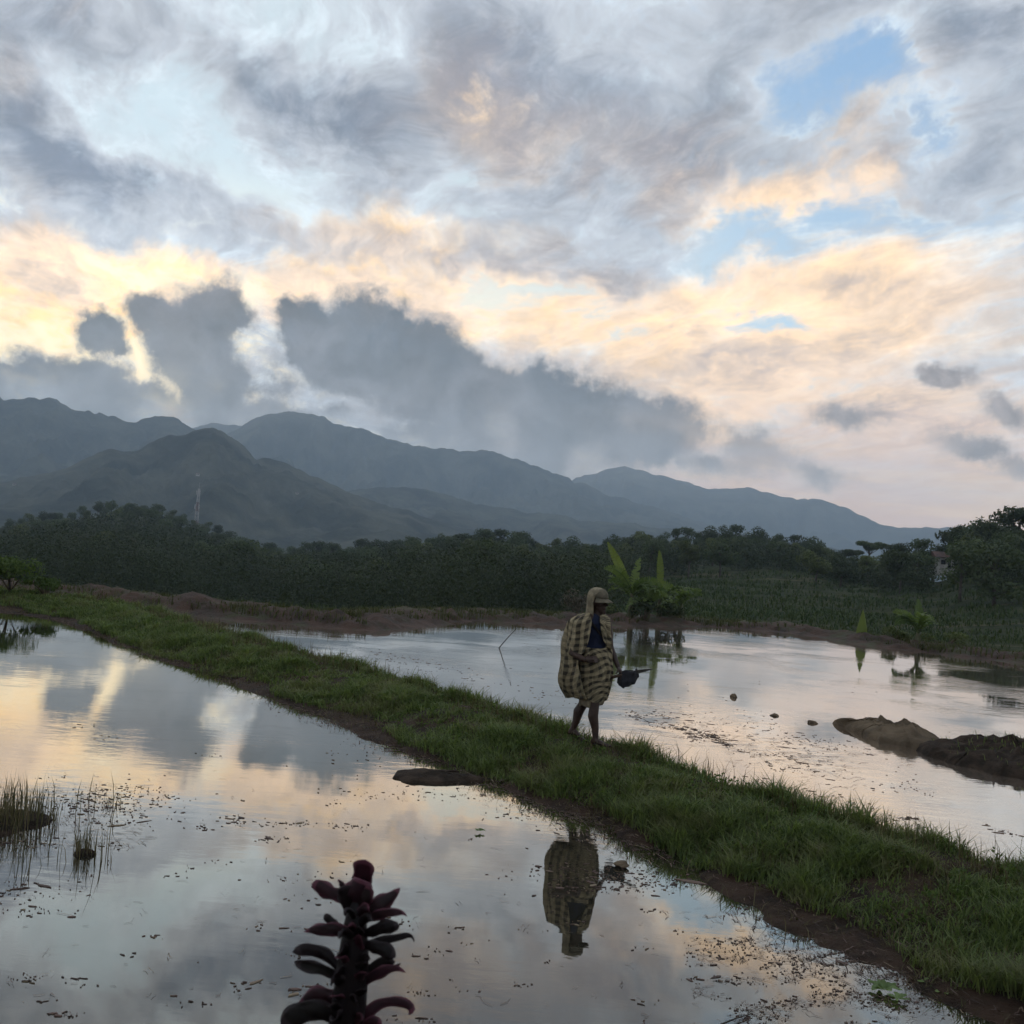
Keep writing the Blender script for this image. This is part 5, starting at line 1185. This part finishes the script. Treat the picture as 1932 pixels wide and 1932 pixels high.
# ------------------------------------------------------------------ dark plant on the terrace, close to the camera
def maroon(name, c1, c2):
    m, t, b = material(name); tc = t.node('ShaderNodeTexCoord'); g = t.node('ShaderNodeObjectInfo')
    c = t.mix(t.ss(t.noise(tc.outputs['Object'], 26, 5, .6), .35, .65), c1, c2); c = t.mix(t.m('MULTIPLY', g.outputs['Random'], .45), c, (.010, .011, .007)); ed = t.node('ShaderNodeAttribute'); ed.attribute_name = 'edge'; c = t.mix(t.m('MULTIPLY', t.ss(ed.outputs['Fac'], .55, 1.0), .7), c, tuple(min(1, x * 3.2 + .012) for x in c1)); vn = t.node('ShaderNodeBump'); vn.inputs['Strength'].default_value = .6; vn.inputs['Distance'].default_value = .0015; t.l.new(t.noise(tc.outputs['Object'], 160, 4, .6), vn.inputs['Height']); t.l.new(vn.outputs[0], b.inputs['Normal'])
    t.l.new(c, b.inputs['Base Color']); b.inputs['Roughness'].default_value = .5; b.inputs['Specular IOR Level'].default_value = .25
    tr = t.node('ShaderNodeBsdfTranslucent'); tr.inputs[0].default_value = (.06, .012, .02, 1); mx = t.node('ShaderNodeMixShader'); mx.inputs[0].default_value = .25
    t.l.new(b.outputs[0], mx.inputs[1]); t.l.new(tr.outputs[0], mx.inputs[2]); t.l.new(mx.outputs[0], t.n['Material Output'].inputs[0]); return m
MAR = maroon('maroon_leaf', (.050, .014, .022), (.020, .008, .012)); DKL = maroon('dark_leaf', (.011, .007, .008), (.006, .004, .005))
PLY = 1.20
def PZ(zx, zy, dy=0.0):
    """point of the plant from an enlarged view of the photo, on its own plane 1.2 m away"""
    return aty((520 + zx / 5.682) * .966, (1660 + zy / 5.682) * .966, PLY + dy)
def build_plant():
    base = PZ(930, 1600); root = empty('maroon_plant', (float(PZ(860, 2300)[0]), PLY, .80)); o3 = np.array(root.location); rg = np.random.default_rng(6)
    st = [PZ(1000, 560), PZ(990, 800), PZ(975, 1100), PZ(950, 1400), PZ(920, 1700), PZ(880, 2000), PZ(850, 2500)]; st = st + [np.array([st[-1][0] - .01, PLY + .005, 1.2]), np.array([o3[0], PLY, .78])]
    MB().tube([p_ - o3 for p_ in st], [.008, .013, .017, .019, .020, .020, .020, .019, .018], 12).build('stem', DKL, root)
    px = 1 / (5.682 * .966 ** 0) / 2003.0 * PLY          # metres per enlarged pixel
    def leaf(pts, width, mat, prof='paddle', cup=.35, ys=None, tw=0.0):
        n = 22; P = np.array([PZ(a, b, (ys or [0] * len(pts))[i]) for i, (a, b) in enumerate(pts)]); s = np.concatenate([[0], np.cumsum(np.linalg.norm(np.diff(P, axis=0), axis=1))]); u = np.linspace(0, 1, n)
        # smooth curve through the points
        C = np.stack([np.interp(u * s[-1], s, P[:, k]) for k in range(3)], 1)
        for _ in range(3): C[1:-1] = .25 * C[:-2] + .5 * C[1:-1] + .25 * C[2:]
        W = width * px * .43; V = []; F = []; E = []
        view = np.array([0, -1., .15])
        for i in range(n):
            T_ = C[min(i + 1, n - 1)] - C[max(i - 1, 0)]; T_ /= np.linalg.norm(T_) + 1e-9; sd = np.cross(T_, view); sd /= np.linalg.norm(sd) + 1e-9; nn = np.cross(sd, T_)
            sd = sd * math.cos(tw) + nn * math.sin(tw); nn = np.cross(sd, T_); x = u[i]
            w = {'paddle': .32 + .68 * math.sin(min(1, x / .72) * math.pi / 2) ** 1.6 if x < .72 else math.sqrt(max(0, 1 - ((x - .72) / .28) ** 2)) , 'point': (.38 + .62 * math.sin(min(1, x / .5) * math.pi / 2)) if x < .5 else max(0.0, 1 - ((x - .5) / .5) ** 1.7), 'strap': .9 - .35 * x if x < .93 else .5 * (1 - x) / .07}[prof] * W + .0004
            wav = .10 * math.sin(x * 9 + len(pts) + width)
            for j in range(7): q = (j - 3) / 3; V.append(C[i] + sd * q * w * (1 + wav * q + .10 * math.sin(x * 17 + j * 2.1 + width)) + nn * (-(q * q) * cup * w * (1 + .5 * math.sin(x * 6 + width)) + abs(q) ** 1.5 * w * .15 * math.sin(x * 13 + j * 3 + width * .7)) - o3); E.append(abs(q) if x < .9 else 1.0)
        for i in range(n - 1):
            for j in range(6): F.append((i * 7 + j, i * 7 + j + 1, (i + 1) * 7 + j + 1, (i + 1) * 7 + j))
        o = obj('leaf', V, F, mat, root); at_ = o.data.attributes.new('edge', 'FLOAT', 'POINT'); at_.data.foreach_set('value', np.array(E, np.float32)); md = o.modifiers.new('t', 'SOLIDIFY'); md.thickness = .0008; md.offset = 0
        return o
    L = leaf
    L([(1000, 620), (1030, 420), (1105, 110)], 270, MAR, 'paddle', .2, [0, .01, .0])
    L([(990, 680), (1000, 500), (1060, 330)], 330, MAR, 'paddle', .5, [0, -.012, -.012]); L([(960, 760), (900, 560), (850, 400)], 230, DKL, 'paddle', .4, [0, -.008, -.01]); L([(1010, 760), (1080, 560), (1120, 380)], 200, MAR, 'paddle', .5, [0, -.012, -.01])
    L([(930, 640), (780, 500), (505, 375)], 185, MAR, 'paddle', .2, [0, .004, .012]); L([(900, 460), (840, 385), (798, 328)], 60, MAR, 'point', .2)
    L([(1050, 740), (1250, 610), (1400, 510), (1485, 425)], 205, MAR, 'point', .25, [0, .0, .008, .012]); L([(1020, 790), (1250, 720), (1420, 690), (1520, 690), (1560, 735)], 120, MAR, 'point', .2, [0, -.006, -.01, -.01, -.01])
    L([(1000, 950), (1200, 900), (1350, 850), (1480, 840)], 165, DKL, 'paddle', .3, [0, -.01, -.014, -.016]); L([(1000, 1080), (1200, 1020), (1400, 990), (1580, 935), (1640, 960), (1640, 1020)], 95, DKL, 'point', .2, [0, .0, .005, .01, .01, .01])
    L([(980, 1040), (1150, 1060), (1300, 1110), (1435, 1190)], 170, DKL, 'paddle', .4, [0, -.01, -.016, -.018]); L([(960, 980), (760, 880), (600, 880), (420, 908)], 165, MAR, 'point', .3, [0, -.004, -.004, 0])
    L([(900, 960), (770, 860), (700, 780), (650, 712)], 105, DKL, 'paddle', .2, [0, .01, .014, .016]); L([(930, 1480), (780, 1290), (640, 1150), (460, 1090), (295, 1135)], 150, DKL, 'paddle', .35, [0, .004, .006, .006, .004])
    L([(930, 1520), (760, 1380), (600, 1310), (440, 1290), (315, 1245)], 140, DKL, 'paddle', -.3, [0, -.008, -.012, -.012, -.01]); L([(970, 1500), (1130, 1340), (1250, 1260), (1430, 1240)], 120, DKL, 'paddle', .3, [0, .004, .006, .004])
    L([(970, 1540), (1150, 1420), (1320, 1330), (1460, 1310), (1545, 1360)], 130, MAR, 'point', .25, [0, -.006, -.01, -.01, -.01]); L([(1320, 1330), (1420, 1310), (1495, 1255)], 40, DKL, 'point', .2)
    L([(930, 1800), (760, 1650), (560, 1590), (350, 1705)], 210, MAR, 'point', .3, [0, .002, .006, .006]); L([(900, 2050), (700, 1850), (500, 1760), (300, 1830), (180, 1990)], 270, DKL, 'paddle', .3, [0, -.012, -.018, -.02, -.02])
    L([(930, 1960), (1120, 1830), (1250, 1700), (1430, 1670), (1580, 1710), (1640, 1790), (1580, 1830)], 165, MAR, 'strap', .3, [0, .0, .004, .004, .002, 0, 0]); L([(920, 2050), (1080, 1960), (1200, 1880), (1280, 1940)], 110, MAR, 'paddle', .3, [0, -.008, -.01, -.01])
    # leaves wrapped up against the stem
    for k in range(24):
        zy = 760 + k * 66; zx = np.interp(zy, [560, 1100, 1700, 2000, 2300], [1000, 975, 920, 880, 860]); sx = rg.uniform(60, 190) * (-1) ** k; hh = rg.uniform(120, 240)
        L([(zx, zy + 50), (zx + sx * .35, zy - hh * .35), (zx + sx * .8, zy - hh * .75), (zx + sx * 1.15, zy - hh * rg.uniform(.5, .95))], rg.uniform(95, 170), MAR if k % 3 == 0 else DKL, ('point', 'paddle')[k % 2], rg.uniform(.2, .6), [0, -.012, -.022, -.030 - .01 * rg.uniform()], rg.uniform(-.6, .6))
    for k in range(14):          # below the frame the stem goes on with its leaves
        zc = 1.62 - k * .045; a = k * 2.4; x0 = np.interp(zc, [.78, 1.2, 1.75], [o3[0], st[-2][0], st[-3][0]]); V = []; F = []
        for i in range(8):
            u_ = i / 7; r_ = .012 + .075 * u_; w = .022 * math.sin(math.pi * (.15 + .8 * u_)); z_ = zc + .035 * u_ - .05 * u_ * u_
            for j in (-1, 0, 1): V.append((x0 + math.cos(a) * r_ - math.sin(a) * w * j - o3[0], math.sin(a) * r_ + math.cos(a) * w * j, z_ + .006 * abs(j) - o3[2]))
        for i in range(7):
            for j in range(2): F.append((i * 3 + j, i * 3 + j + 1, (i + 1) * 3 + j + 1, (i + 1) * 3 + j))
        obj('leaf', V, F, DKL if k % 2 else MAR, root)
    tag(root, 'dark maroon plant with curling spoon-shaped leaves up close', 'plant')
build_plant()
